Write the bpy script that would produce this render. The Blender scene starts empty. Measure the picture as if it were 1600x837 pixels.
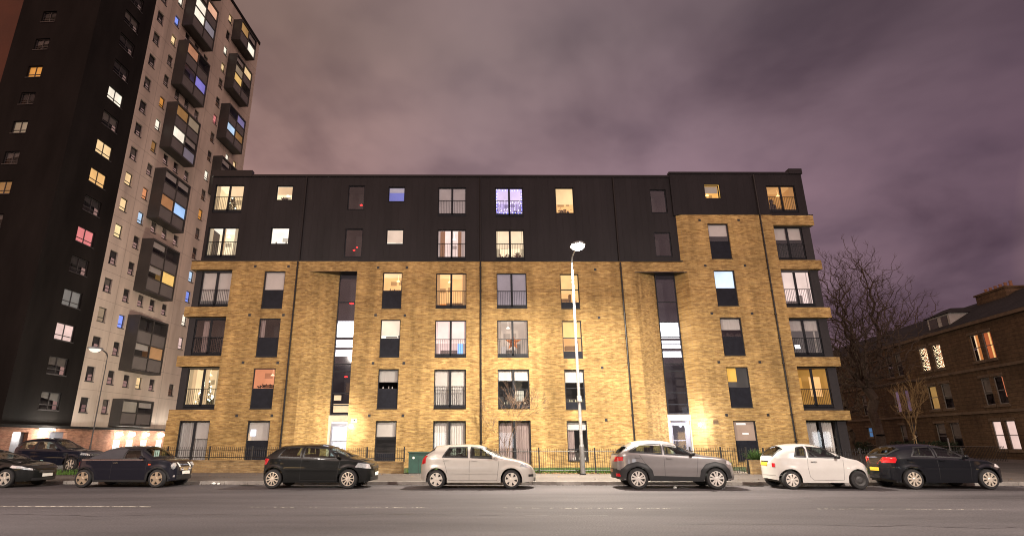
import bpy, math, random
from mathutils import Vector, Matrix
R = math.radians
HAZE = 0
rnd = random.Random(7)
sc = bpy.context.scene
COL = sc.collection

# ---------------------------------------------------------------- camera
pitch, roll, yaw = R(17.0527), R(-0.1589), R(0.5705)
cy, sy = math.cos(yaw), math.sin(yaw)
fw = Vector((sy*math.cos(pitch), cy*math.cos(pitch), math.sin(pitch)))
rt = Vector((cy, -sy, 0)); up = rt.cross(fw)
rr = rt*math.cos(roll)+up*math.sin(roll); uu = up*math.cos(roll)-rt*math.sin(roll)
cam = bpy.data.cameras.new('camera'); camo = bpy.data.objects.new('camera', cam); COL.objects.link(camo)
m3 = Matrix((rr, uu, -fw)).transposed()
camo.matrix_world = Matrix.Translation((0, -33.925, 1.6)) @ m3.to_4x4()
cam.sensor_width = 36; cam.lens = 36*878.6/1600; cam.shift_x = (800-748.4)/1600
cam.clip_end = 3000
sc.camera = camo

# ---------------------------------------------------------------- world: low cloud lit by the city
w = bpy.data.worlds.new('World'); sc.world = w; w.use_nodes = True
nt = w.node_tree; N = nt.nodes; Lk = nt.links
N.clear()
def nd(t, **k):
    n = N.new(t)
    for a, b in k.items(): setattr(n, a, b)
    return n
tc = nd('ShaderNodeTexCoord'); sep = nd('ShaderNodeSeparateXYZ'); Lk.new(tc.outputs['Generated'], sep.inputs[0])
def mth(op, a, b=None, c=None):
    n = nd('ShaderNodeMath', operation=op)
    for i, x in enumerate((a, b, c)):
        if x is None: continue
        if isinstance(x, (int, float)): n.inputs[i].default_value = x
        else: Lk.new(x, n.inputs[i])
    return n.outputs[0]
zc = mth('ADD', mth('MAXIMUM', sep.outputs['Z'], 0.0), 0.22)
cmb = nd('ShaderNodeCombineXYZ'); Lk.new(mth('DIVIDE', sep.outputs['X'], zc), cmb.inputs[0]); Lk.new(mth('DIVIDE', sep.outputs['Y'], zc), cmb.inputs[1])
n1 = nd('ShaderNodeTexNoise'); n1.inputs['Scale'].default_value = 1.7; n1.inputs['Detail'].default_value = 5; n1.inputs['Roughness'].default_value = .5
n1.inputs['Distortion'].default_value = .35
Lk.new(cmb.outputs[0], n1.inputs['Vector'])
n2 = nd('ShaderNodeTexNoise'); n2.inputs['Scale'].default_value = 4.2; n2.inputs['Detail'].default_value = 3
Lk.new(cmb.outputs[0], n2.inputs['Vector'])
def ramp(src, stops):
    r_ = nd('ShaderNodeValToRGB'); e = r_.color_ramp.elements
    while len(e) < len(stops): e.new(.5)
    for i, (p, c) in enumerate(stops): e[i].position = p; e[i].color = (*c, 1)
    Lk.new(src, r_.inputs[0]); return r_.outputs[0]
# hue drifts from brownish (left) to violet grey (right)
xr = mth('MULTIPLY_ADD', sep.outputs['X'], .62, .5)
base = ramp(xr, [(.10, (.285, .180, .142)), (.32, (.295, .195, .172)), (.50, (.290, .208, .212)), (.70, (.235, .168, .190)), (.93, (.105, .072, .092)), (1., (.36, .26, .22))])  # last stop: sky out of view brightened to light the tower's pale side
glow = ramp(sep.outputs['Z'], [(.0, (1.22, 1.1, 1.16)), (.38, (1.30, 1.18, 1.24)), (.62, (.86, .86, .84)), (1., (.75, .75, .78))])
cl = ramp(n1.outputs['Fac'], [(.32, (.60, .58, .62)), (.50, (.96, .96, .97)), (.70, (1.22, 1.20, 1.18))])
cl2 = ramp(n2.outputs['Fac'], [(.3, (.80, .80, .83)), (.5, (1., 1., 1.)), (.8, (1.12, 1.11, 1.1))])
def mul(a, b):
    n = nd('ShaderNodeMix', data_type='RGBA', blend_type='MULTIPLY'); n.inputs[0].default_value = 1
    Lk.new(a, n.inputs[6]); Lk.new(b, n.inputs[7]); return n.outputs[2]
skyc = mul(mul(mul(base, glow), cl), cl2)
# unseen sky behind the camera made brighter, added to light walls and cars
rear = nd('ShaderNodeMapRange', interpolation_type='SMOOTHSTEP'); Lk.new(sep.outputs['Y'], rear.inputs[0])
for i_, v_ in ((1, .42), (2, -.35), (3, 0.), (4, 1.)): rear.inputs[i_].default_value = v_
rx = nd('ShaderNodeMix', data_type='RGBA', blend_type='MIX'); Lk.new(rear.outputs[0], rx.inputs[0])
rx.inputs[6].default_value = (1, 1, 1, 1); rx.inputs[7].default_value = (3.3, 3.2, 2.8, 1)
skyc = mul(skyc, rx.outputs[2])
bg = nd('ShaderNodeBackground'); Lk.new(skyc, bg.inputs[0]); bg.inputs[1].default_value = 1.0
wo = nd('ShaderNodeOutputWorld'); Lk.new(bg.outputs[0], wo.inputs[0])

vs = sc.view_settings
sc.display_settings.display_device = 'sRGB'
vs.view_transform = 'Standard'; vs.look = 'None'; vs.gamma = 1; vs.use_curve_mapping = False
vs.exposure = 0.0
cyc = sc.cycles
cyc.use_denoising = True; cyc.max_bounces = 7; cyc.diffuse_bounces = 3; cyc.glossy_bounces = 4; cyc.transparent_max_bounces = 16
cyc.transmission_bounces = 4; cyc.sample_clamp_indirect = 2.5; cyc.sample_clamp_direct = 30; cyc.caustics_reflective = False; cyc.caustics_refractive = False
cyc.blur_glossy = .5; cyc.use_adaptive_sampling = False; cyc.pixel_filter_type = 'BLACKMAN_HARRIS'; cyc.filter_width = 1.05

# ---------------------------------------------------------------- materials
MATS = {}
def newmat(name):
    m = bpy.data.materials.new(name); m.use_nodes = True; m.node_tree.nodes.clear(); return m, m.node_tree.nodes, m.node_tree.links
def pbr(name, col, rough=.6, metal=0, coat=0, var=.12, scale=4., bump=0., bscale=30., em=None, ems=0, spec=None, stretch=None, trans=0):
    """principled with a little procedural variation in colour and relief"""
    if name in MATS: return MATS[name]
    m, n, l = newmat(name); MATS[name] = m
    o = n.new('ShaderNodeOutputMaterial'); b = n.new('ShaderNodeBsdfPrincipled'); l.new(b.outputs[0], o.inputs[0])
    b.inputs['Roughness'].default_value = rough; b.inputs['Metallic'].default_value = metal
    b.inputs['Coat Weight'].default_value = coat; b.inputs['Coat Roughness'].default_value = .04
    if spec is not None: b.inputs['Specular IOR Level'].default_value = spec
    g = n.new('ShaderNodeNewGeometry'); mp = n.new('ShaderNodeMapping'); l.new(g.outputs['Position'], mp.inputs[0])
    if stretch: mp.inputs['Scale'].default_value = stretch
    t = n.new('ShaderNodeTexNoise'); t.inputs['Scale'].default_value = scale; t.inputs['Detail'].default_value = 6; t.inputs['Roughness'].default_value = .6
    l.new(mp.outputs[0], t.inputs[0])
    r_ = n.new('ShaderNodeValToRGB'); e = r_.color_ramp.elements
    e[0].position = .3; e[1].position = .7
    e[0].color = (*[c*(1-var) for c in col], 1); e[1].color = (*[min(1, c*(1+var)) for c in col], 1)
    l.new(t.outputs['Fac'], r_.inputs[0]); l.new(r_.outputs[0], b.inputs['Base Color'])
    if bump:
        t2 = n.new('ShaderNodeTexNoise'); t2.inputs['Scale'].default_value = bscale; t2.inputs['Detail'].default_value = 4; l.new(g.outputs['Position'], t2.inputs[0])
        bp = n.new('ShaderNodeBump'); bp.inputs['Strength'].default_value = bump; bp.inputs['Distance'].default_value = .02
        l.new(t2.outputs['Fac'], bp.inputs['Height']); l.new(bp.outputs[0], b.inputs['Normal'])
    if em:
        b.inputs['Emission Color'].default_value = (*em, 1)
        q = n.new('ShaderNodeTexNoise'); q.inputs['Scale'].default_value = .9; q.inputs['Detail'].default_value = 2; l.new(g.outputs['Position'], q.inputs[0])  # noise varies the emission, imitating uneven lamp light in rooms and on blinds
        mr = n.new('ShaderNodeMapRange'); l.new(q.outputs['Fac'], mr.inputs[0]); mr.inputs[1].default_value = .3; mr.inputs[2].default_value = .7; mr.inputs[3].default_value = ems*.78; mr.inputs[4].default_value = ems*1.12; l.new(mr.outputs[0], b.inputs['Emission Strength'])
    return m
def lit(col, s=1.0):
    """a lit room, curtain or lamp seen through its glass"""
    name = 'lit_%d_%d_%d_%d' % tuple([int(c*100) for c in col]+[int(s*100)])
    return pbr(name, [c*.22 for c in col], .8, em=col, ems=s, var=.1)
def glow_mat(name, col, s):
    if name in MATS: return MATS[name]
    m, n, l = newmat(name); MATS[name] = m
    o = n.new('ShaderNodeOutputMaterial'); e = n.new('ShaderNodeEmission'); e.inputs[0].default_value = (*col, 1); e.inputs[1].default_value = s
    l.new(e.outputs[0], o.inputs[0]); return m
def brick(name, c1, c2, mortar, var=.35, sx=1., patch=(.75, 1.15), soil=None):
    if name in MATS: return MATS[name]
    m, n, l = newmat(name); MATS[name] = m
    o = n.new('ShaderNodeOutputMaterial'); b = n.new('ShaderNodeBsdfPrincipled'); l.new(b.outputs[0], o.inputs[0]); b.inputs['Roughness'].default_value = .85
    b.inputs['Specular IOR Level'].default_value = .25
    g = n.new('ShaderNodeNewGeometry'); s = n.new('ShaderNodeSeparateXYZ'); l.new(g.outputs['Position'], s.inputs[0])
    a = n.new('ShaderNodeMath'); a.operation = 'ADD'; l.new(s.outputs[0], a.inputs[0]); l.new(s.outputs[1], a.inputs[1])
    c = n.new('ShaderNodeCombineXYZ'); l.new(a.outputs[0], c.inputs[0]); l.new(s.outputs[2], c.inputs[1])
    t = n.new('ShaderNodeTexBrick'); l.new(c.outputs[0], t.inputs['Vector'])
    t.inputs['Scale'].default_value = 1; t.inputs['Brick Width'].default_value = .225*sx; t.inputs['Row Height'].default_value = .075*sx
    t.inputs['Mortar Size'].default_value = .007*sx; t.inputs['Mortar Smooth'].default_value = .3; t.inputs['Bias'].default_value = -.15
    t.inputs['Color1'].default_value = (*c1, 1); t.inputs['Color2'].default_value = (*c2, 1); t.inputs['Mortar'].default_value = (*mortar, 1)
    mp = n.new('ShaderNodeMapping'); mp.inputs['Scale'].default_value = (1.3, 5.5, 1); l.new(c.outputs[0], mp.inputs[0])
    q = n.new('ShaderNodeTexNoise'); q.inputs['Scale'].default_value = 1.5; q.inputs['Detail'].default_value = 5; q.inputs['Roughness'].default_value = .65; q.inputs['Distortion'].default_value = .6
    l.new(mp.outputs[0], q.inputs[0])
    r_ = n.new('ShaderNodeValToRGB'); e = r_.color_ramp.elements; e[0].position = .36; e[1].position = .66
    k = 1-var; e[0].color = (k, k*.92, k*.85, 1); e[1].color = (1.12, 1.1, 1.05, 1); l.new(q.outputs['Fac'], r_.inputs[0])
    q2 = n.new('ShaderNodeTexNoise'); q2.inputs['Scale'].default_value = .35; q2.inputs['Detail'].default_value = 3; l.new(g.outputs['Position'], q2.inputs[0])
    r2 = n.new('ShaderNodeValToRGB'); e = r2.color_ramp.elements; e[0].position = .3; e[1].position = .7
    e[0].color = (*[patch[0]]*3, 1); e[1].color = (*[patch[1]]*3, 1); l.new(q2.outputs['Fac'], r2.inputs[0])
    x = n.new('ShaderNodeMix'); x.data_type = 'RGBA'; x.blend_type = 'MULTIPLY'; x.inputs[0].default_value = 1
    l.new(t.outputs['Color'], x.inputs[6]); l.new(r_.outputs[0], x.inputs[7])
    # rain streaks running down the wall
    ms = n.new('ShaderNodeMapping'); ms.inputs['Scale'].default_value = (1.6, .10, 1); l.new(c.outputs[0], ms.inputs[0])
    q3 = n.new('ShaderNodeTexNoise'); q3.inputs['Scale'].default_value = 1.3; q3.inputs['Detail'].default_value = 4; l.new(ms.outputs[0], q3.inputs[0])
    r3 = n.new('ShaderNodeValToRGB'); e = r3.color_ramp.elements; e[0].position = .36; e[1].position = .6; e[0].color = (.80, .79, .77, 1); e[1].color = (1.06, 1.05, 1.03, 1); l.new(q3.outputs['Fac'], r3.inputs[0])
    xs_ = n.new('ShaderNodeMix'); xs_.data_type = 'RGBA'; xs_.blend_type = 'MULTIPLY'; xs_.inputs[0].default_value = 1; l.new(x.outputs[2], xs_.inputs[6]); l.new(r3.outputs[0], xs_.inputs[7]); x = xs_
    y = n.new('ShaderNodeMix'); y.data_type = 'RGBA'; y.blend_type = 'MULTIPLY'; y.inputs[0].default_value = 1
    l.new(x.outputs[2], y.inputs[6]); l.new(r2.outputs[0], y.inputs[7]); l.new(y.outputs[2], b.inputs['Base Color'])
    bp = n.new('ShaderNodeBump'); bp.inputs['Strength'].default_value = .5; bp.inputs['Distance'].default_value = .01; bp.invert = True
    l.new(t.outputs['Fac'], bp.inputs['Height']); l.new(bp.outputs[0], b.inputs['Normal'])
    return m
def glass(name, tint=(1, 1, 1), refl=1.0):
    if name in MATS: return MATS[name]
    m, n, l = newmat(name); MATS[name] = m
    o = n.new('ShaderNodeOutputMaterial'); t = n.new('ShaderNodeBsdfTransparent'); t.inputs[0].default_value = (*tint, 1)
    g = n.new('ShaderNodeBsdfGlossy'); g.inputs['Roughness'].default_value = .03; g.inputs[0].default_value = (refl, refl, refl, 1)
    f = n.new('ShaderNodeLayerWeight'); f.inputs[0].default_value = .5
    pw = n.new('ShaderNodeMath'); pw.operation = 'POWER'; l.new(f.outputs['Facing'], pw.inputs[0]); pw.inputs[1].default_value = 5
    ma = n.new('ShaderNodeMath'); ma.operation = 'MULTIPLY_ADD'; l.new(pw.outputs[0], ma.inputs[0]); ma.inputs[1].default_value = .9; ma.inputs[2].default_value = .05
    x = n.new('ShaderNodeMixShader'); l.new(ma.outputs[0], x.inputs[0]); l.new(t.outputs[0], x.inputs[1]); l.new(g.outputs[0], x.inputs[2]); l.new(x.outputs[0], o.inputs[0])
    return m
def cladding(name, col, pitch_=.43):
    if name in MATS: return MATS[name]
    m = pbr(name, col, .5, metal=.0, var=.35, scale=.8, stretch=(1, 1, .25), spec=.22)
    n, l = m.node_tree.nodes, m.node_tree.links
    b = [q for q in n if q.type == 'BSDF_PRINCIPLED'][0]
    g = n.new('ShaderNodeNewGeometry'); s = n.new('ShaderNodeSeparateXYZ'); l.new(g.outputs['Position'], s.inputs[0])
    a = n.new('ShaderNodeMath'); a.operation = 'ADD'; l.new(s.outputs[0], a.inputs[0]); l.new(s.outputs[1], a.inputs[1])
    d = n.new('ShaderNodeMath'); d.operation = 'PINGPONG'; l.new(a.outputs[0], d.inputs[0]); d.inputs[1].default_value = pitch_/2
    c = n.new('ShaderNodeMath'); c.operation = 'LESS_THAN'; l.new(d.outputs[0], c.inputs[0]); c.inputs[1].default_value = .03
    bp = n.new('ShaderNodeBump'); bp.inputs['Strength'].default_value = .9; bp.inputs['Distance'].default_value = .04; l.new(c.outputs[0], bp.inputs['Height']); l.new(bp.outputs[0], b.inputs['Normal'])
    return m

BRICK = brick('buff_brick', (.54, .370, .145), (.32, .195, .073), (.42, .32, .18), .38)
CLAD = cladding('dark_zinc', (.013, .011, .012))
METAL = pbr('dark_metal', (.015, .016, .020), .5, spec=.2)
PANEL = pbr('window_panel', (.011, .012, .018), .5, var=.25, spec=.12)
FLASH = pbr('flashing', (.012, .011, .011), .4, metal=.4)
BLACK = pbr('black_plastic', (.012, .012, .013), .5)
RUBBER = pbr('tyre_rubber', (.014, .013, .013), .8, bump=.2)
GLASS = glass('window_glass')
CARGLASS = glass('car_glass', (.50, .58, .55))
DARKROOM = pbr('dark_room', (.035, .032, .032), .9)
BLIND = pbr('roller_blind', (.50, .47, .44), .9, var=.06, scale=2)
NET = pbr('net_curtain', (.42, .40, .38), .9, var=.12, scale=3, stretch=(8, 8, .4))
MAUVE = pbr('mauve_curtain', (.26, .20, .19), .9, var=.2, scale=3, stretch=(8, 8, .4))
GALV = pbr('galvanised_steel', (.21, .205, .20), .45, metal=.4, var=.18, scale=6, bump=.05)
CHROME = pbr('chrome', (.7, .7, .7), .18, metal=1, var=.03)
ALLOY = pbr('alloy_rim', (.62, .58, .52), .3, metal=.55, var=.05)
LEAF = pbr('leaf_green', (.045, .10, .018), .7, var=.5, scale=25)
CREAM = pbr('cream_render', (.62, .52, .38), .8, bump=.1)

# ---------------------------------------------------------------- mesh building
ORG = {}
class MB:
    def __init__(s): s.v = []; s.f = []; s.mi = []
    def face(s, pts, mi=0):
        k = len(s.v); s.v += [tuple(p) for p in pts]; s.f.append(tuple(range(k, k+len(pts)))); s.mi.append(mi)
    def box(s, x0, x1, y0, y1, z0, z1, mi=0, M=None):
        P = [(x, y, z) for z in (z0, z1) for y in (y0, y1) for x in (x0, x1)]
        if M: P = [M(*p) for p in P]
        k = len(s.v); s.v += [tuple(p) for p in P]
        for q in ((0, 2, 3, 1), (4, 5, 7, 6), (0, 1, 5, 4), (2, 6, 7, 3), (0, 4, 6, 2), (1, 3, 7, 5)):
            s.f.append(tuple(k+i for i in q)); s.mi.append(mi)
    def grid(s, P, mi=0, wrap=False):
        a, b = len(P), len(P[0]); k = len(s.v)
        for r_ in P: s.v += [tuple(p) for p in r_]
        for i in range(a-1):
            for j in range(b if wrap else b-1):
                j2 = (j+1) % b
                s.f.append((k+i*b+j, k+(i+1)*b+j, k+(i+1)*b+j2, k+i*b+j2)); s.mi.append(mi)
    def tube(s, pts, r, n=8, cap=True, mi=0):
        pts = [Vector(p) for p in pts]
        if not isinstance(r, (list, tuple)): r = [r]*len(pts)
        rows = []; ref = None
        for i, p in enumerate(pts):
            d = (pts[min(i+1, len(pts)-1)]-pts[max(i-1, 0)])
            if d.length < 1e-9: d = Vector((0, 0, 1))
            d.normalize()
            if ref is None: ref = Vector((1, 0, 0)) if abs(d.x) < .8 else Vector((0, 1, 0))
            a = d.cross(ref).normalized(); b = d.cross(a).normalized(); ref = a.cross(d).normalized()*1.0
            ref = -b if False else ref
            rows.append([p+(a*math.cos(2*math.pi*q/n)+b*math.sin(2*math.pi*q/n))*r[i] for q in range(n)])
        s.grid(rows, mi, True)
        if cap:
            s.face(rows[0][::-1], mi); s.face(rows[-1], mi)
    def lathe(s, prof, o, axis='z', n=24, mi=0, a0=0, a1=2*math.pi):
        full = abs(a1-a0-2*math.pi) < 1e-6; rows = []
        for (r_, h) in prof:
            row = []
            for q in range(n if full else n+1):
                t = a0+(a1-a0)*q/n; c, s_ = math.cos(t)*r_, math.sin(t)*r_
                if axis == 'z': p = (o[0]+c, o[1]+s_, o[2]+h)
                elif axis == 'y': p = (o[0]+c, o[1]+h, o[2]+s_)
                else: p = (o[0]+h, o[1]+c, o[2]+s_)
                row.append(p)
            rows.append(row)
        s.grid(rows, mi, full)
    def build(s, name, mats, parent=None, smooth=None, label=None, org=None, kind=None):
        o_ = Vector((0, 0, 0))
        if parent is not None: o_ = ORG.get(parent.name, Vector((0, 0, 0)))
        elif org is not None: o_ = Vector(org)
        me = bpy.data.meshes.new(name)
        me.from_pydata([(a-o_.x, b-o_.y, c-o_.z) for a, b, c in s.v], [], s.f)
        if not isinstance(mats, (list, tuple)): mats = [mats]
        for m in mats: me.materials.append(m)
        if len(mats) > 1: me.polygons.foreach_set('material_index', s.mi)
        if smooth:
            me.polygons.foreach_set('use_smooth', [True]*len(s.f)); me.set_sharp_from_angle(angle=R(smooth))
        me.update()
        ob = bpy.data.objects.new(name, me); COL.objects.link(ob)
        if parent is not None: ob.parent = parent
        else: ob.location = o_
        ORG[ob.name] = o_
        if label: ob['label'] = label
        if kind: ob['kind'] = kind
        return ob
def thing(name, label, cat, loc=(0, 0, 0), group=None, local=False, rz=0):
    e = bpy.data.objects.new(name, None); COL.objects.link(e); e.location = loc; e.rotation_euler = (0, 0, rz); e.empty_display_size = .3
    e['label'] = label; e['category'] = cat
    if group: e['group'] = group
    ORG[e.name] = Vector((0, 0, 0)) if local else Vector(loc)
    return e
def tag(o, label, cat, group=None):
    o['label'] = label; o['category'] = cat
    if group: o['group'] = group
    return o
def copy_tree(o, parent=None):
    c = o.copy(); COL.objects.link(c)
    if parent: c.parent = parent
    ORG[c.name] = ORG.get(o.name, Vector((0, 0, 0)))
    for ch in list(o.children): copy_tree(ch, c)
    return c
def lamp(name, typ, loc, power, col, parent=None, size=.3, rot=None, spread=None, angle=None):
    d = bpy.data.lights.new(name, typ); d.energy = power; d.color = col
    if typ == 'AREA':
        d.shape = 'DISK'; d.size = size
        if spread: d.spread = spread
    else: d.shadow_soft_size = size
    if angle: d.spot_size = angle; d.spot_blend = .6
    o = bpy.data.objects.new(name, d); COL.objects.link(o)
    if parent is not None:
        o.parent = parent; o.location = Vector(loc)-ORG[parent.name]
    else: o.location = loc
    if rot: o.rotation_euler = rot
    return o
def sheet(mb, M, u0, u1, z0, z1, ops, rev=.14, mi=0, seg=None):
    """wall sheet on M(u, z, inward depth) with openings (u0,u1,z0,z1) and their reveals"""
    us = sorted({u0, u1, *[q for o in ops for q in (o[0], o[1]) if u0 < q < u1]})
    zs = sorted({z0, z1, *[q for o in ops for q in (o[2], o[3]) if z0 < q < z1]})
    for i in range(len(us)-1):
        for j in range(len(zs)-1):
            cu, cz = (us[i]+us[i+1])/2, (zs[j]+zs[j+1])/2
            if any(o[0] < cu < o[1] and o[2] < cz < o[3] for o in ops): continue
            mb.face([M(us[i], zs[j], 0), M(us[i+1], zs[j], 0), M(us[i+1], zs[j+1], 0), M(us[i], zs[j+1], 0)], mi)
    for a, b, c, d in ops:
        for (p, q) in (((a, c), (b, c)), ((b, c), (b, d)), ((b, d), (a, d)), ((a, d), (a, c))):
            mb.face([M(p[0], p[1], 0), M(q[0], q[1], 0), M(q[0], q[1], rev), M(p[0], p[1], rev)], mi)
# ---------------------------------------------------------------- ground, road, pavement
def RD(X, off, z): return (X, -11.15-.068*X+off, z)
def asphalt(name, col, patch):
    m, n, l = newmat(name)
    o = n.new('ShaderNodeOutputMaterial'); b = n.new('ShaderNodeBsdfPrincipled'); l.new(b.outputs[0], o.inputs[0])
    g = n.new('ShaderNodeNewGeometry')
    a = n.new('ShaderNodeTexNoise'); a.inputs['Scale'].default_value = 26; a.inputs['Detail'].default_value = 5; a.inputs['Roughness'].default_value = .75; l.new(g.outputs['Position'], a.inputs[0])
    mp = n.new('ShaderNodeMapping'); mp.inputs['Scale'].default_value = (.12, .55, 1); mp.inputs['Rotation'].default_value = (0, 0, .068); l.new(g.outputs['Position'], mp.inputs[0])
    c = n.new('ShaderNodeTexNoise'); c.inputs['Scale'].default_value = 1.; c.inputs['Detail'].default_value = 7; c.inputs['Roughness'].default_value = .6; l.new(mp.outputs[0], c.inputs[0])
    r1 = n.new('ShaderNodeValToRGB'); e = r1.color_ramp.elements; e[0].position = .3; e[1].position = .72
    e[0].color = (*[q*.42 for q in col], 1); e[1].color = (*[q*1.7 for q in col], 1); l.new(a.outputs['Fac'], r1.inputs[0])
    r2 = n.new('ShaderNodeValToRGB'); e = r2.color_ramp.elements; e[0].position = .35; e[1].position = .65
    e[0].color = (patch[0],)*3+(1,); e[1].color = (patch[1],)*3+(1,); l.new(c.outputs['Fac'], r2.inputs[0])
    x = n.new('ShaderNodeMix'); x.data_type = 'RGBA'; x.blend_type = 'MULTIPLY'; x.inputs[0].default_value = 1
    l.new(r1.outputs[0], x.inputs[6]); l.new(r2.outputs[0], x.inputs[7]); l.new(x.outputs[2], b.inputs['Base Color'])
    b.inputs['Roughness'].default_value = .82; b.inputs['Specular IOR Level'].default_value = .3
    bp = n.new('ShaderNodeBump'); bp.inputs['Strength'].default_value = .5; bp.inputs['Distance'].default_value = .012
    l.new(a.outputs['Fac'], bp.inputs['Height']); l.new(bp.outputs[0], b.inputs['Normal'])
    return m
ROAD = asphalt('road_asphalt', (.070, .062, .065), (.72, 1.22))
PAVE = asphalt('pavement_asphalt', (.105, .090, .080), (.75, 1.15))
YARD = asphalt('yard_asphalt', (.07, .062, .056), (.7, 1.2))
mb = MB(); mb.face([(-900, -700, -.06), (900, -700, -.06), (900, 1200, -.06), (-900, 1200, -.06)]); mb.build('ground', YARD, kind='structure')
mb = MB(); mb.face([RD(-220, -17.6, 0), RD(220, -17.6, 0), RD(220, 0, 0), RD(-220, 0, 0)]); mb.build('road', ROAD, kind='structure')
mb = MB(); mb.face([RD(-220, .14, .12), RD(220, .14, .12), (220, 60, .12), (-220, 60, .12)])
mb.face([RD(-220, -30, .12), RD(220, -30, .12), RD(220, -17.74, .12), RD(-220, -17.74, .12)])
mb.build('pavement', PAVE, kind='structure')
mb = MB(); mb.face([(-110, -5.9, .125), (-18.2, -5.9, .125), (-18.2, 59, .125), (-110, 59, .125)]); mb.build('yard', YARD, kind='structure')
mb = MB(); mb.face([(24.5, -9.5, .126), (33, -10.2, .126), (43, 59, .126), (32, 59, .126)]); mb.build('side_road', YARD, kind='structure')
KERB = pbr('kerb_stone', (.26, .235, .21), .8, var=.3, scale=3, bump=.2)
mb = MB()
x = -60
while x < 60:
    g = .006
    for off0, off1 in ((0, .14), (-17.74, -17.6)):
        P = [RD(x+g, off0, -.02), RD(x+.915-g, off0, -.02), RD(x+.915-g, off1, -.02), RD(x+g, off1, -.02)]
        h = .124+rnd.uniform(-.006, .006)
        T_ = [(a, b, h) for a, b, c in P]
        for i in range(4): mb.face([P[i], P[(i+1) % 4], T_[(i+1) % 4], T_[i]])
        mb.face(T_)
    x += .915
mb.build('kerb', KERB, kind='structure')
# tar-sealed joints and an old trench patch in the carriageway
TAR = pbr('tar_seal', (.022, .020, .020), .4, var=.3, scale=6)
mb = MB()
def snake(xa, xb, d, amp, w_):
    n_ = int((xb-xa)*5); rows = []; o1 = o2 = 0
    for i in range(n_+1):
        o1 = o1*.92+rnd.gauss(0, amp); X = xa+(xb-xa)*i/n_; ww = w_*rnd.uniform(.3, 1.2); rows.append([RD(X, d+o1-ww, .004), RD(X, d+o1+ww, .004)])
    mb.grid(rows)
snake(-11, 3, -9.2, .05, .012); snake(4, 19, -10.4, .05, .012); snake(-22, -6, -5.6, .04, .010); snake(8, 30, -4.8, .04, .011)
mb.build('crack_seal', TAR, kind='structure')
for X, d in ((-8.6, -.38), (10.2, -.36)):
    t = thing('drain_grating', 'iron gutter grating at the kerb, %s' % ('just behind the black three-door hatchback' if X < 0 else 'between the grey crossover and the white city car'), 'drain', RD(X, d, .0)); mb = MB(); p = RD(X, d, 0)
    mb.box(p[0]-.24, p[0]+.24, p[1]-.2, p[1]-.17, .002, .012); mb.box(p[0]-.24, p[0]+.24, p[1]+.17, p[1]+.2, .002, .012)
    for i in range(9): mb.box(p[0]-.24+i*.057, p[0]-.21+i*.057, p[1]-.168, p[1]+.168, .002, .012)
    mb.build('bars', pbr('cast_iron', (.03, .028, .026), .6, metal=.5), t)
# pavement slab joints
mb = MB()
for d in (.62, 1.8, 3.0, 4.2):
    mb.face([RD(-60, d, .1225), RD(60, d, .1225), RD(60, d+.012, .1225), RD(-60, d+.012, .1225)])
mb.build('pavement_joint', TAR, kind='structure')
# worn paint
def wornpaint(name, lo, hi):
    m, n, l = newmat(name)
    o = n.new('ShaderNodeOutputMaterial'); b = n.new('ShaderNodeBsdfPrincipled'); b.inputs['Base Color'].default_value = (.66, .62, .52, 1); b.inputs['Roughness'].default_value = .6
    t = n.new('ShaderNodeBsdfTransparent'); x = n.new('ShaderNodeMixShader'); g = n.new('ShaderNodeNewGeometry')
    a = n.new('ShaderNodeTexNoise'); a.inputs['Scale'].default_value = 7; a.inputs['Detail'].default_value = 6; a.inputs['Roughness'].default_value = .75; l.new(g.outputs['Position'], a.inputs[0])
    r_ = n.new('ShaderNodeValToRGB'); e = r_.color_ramp.elements; e[0].position = lo; e[1].position = hi; e[0].color = (0, 0, 0, 1); e[1].color = (1, 1, 1, 1)
    l.new(a.outputs['Fac'], r_.inputs[0]); l.new(r_.outputs[0], x.inputs[0]); l.new(t.outputs[0], x.inputs[1]); l.new(b.outputs[0], x.inputs[2]); l.new(x.outputs[0], o.inputs[0])
    return m
W1, W2 = wornpaint('worn_white_paint', .42, .58), wornpaint('faded_white_paint', .50, .66)
mb = MB()
def MK(X, d): return (X, -18.75-.062*X+d, .004)
for a, b, mi in ((-34, -28, 0), (-25, -16.2, 0), (-15.8, -8.3, 0), (-5.9, -1.1, 1), (.6, 5.1, 1), (8.2, 12.6, 1), (16, 21, 1), (25, 30, 1)):
    mb.face([MK(a, -.05), MK(b, -.05), MK(b, .06), MK(a, .06)], mi)
mb.build('road_marking', [W1, W2], kind='structure')
# gutter grit and leaf litter along the kerb
GRIT = pbr('gutter_grit', (.035, .028, .02), .95, var=.5, scale=20)
mb = MB()
for i in range(1400):
    X = rnd.uniform(-24, 24); d = -abs(rnd.gauss(0, .09))-.01; s_ = rnd.uniform(.012, .04); a = rnd.uniform(0, 3.14)
    p = Vector(RD(X, d, .006)); u = Vector((math.cos(a), math.sin(a), rnd.uniform(-.2, .5)))*s_; v = Vector((-math.sin(a), math.cos(a), rnd.uniform(-.2, .4)))*s_*.7
    mb.face([p-u, p-v, p+u, p+v])
o = mb.build('gutter_debris', GRIT, kind='stuff'); o['label'] = 'dark grit and leaf crumbs lying in the gutter'; o['category'] = 'debris'

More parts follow.
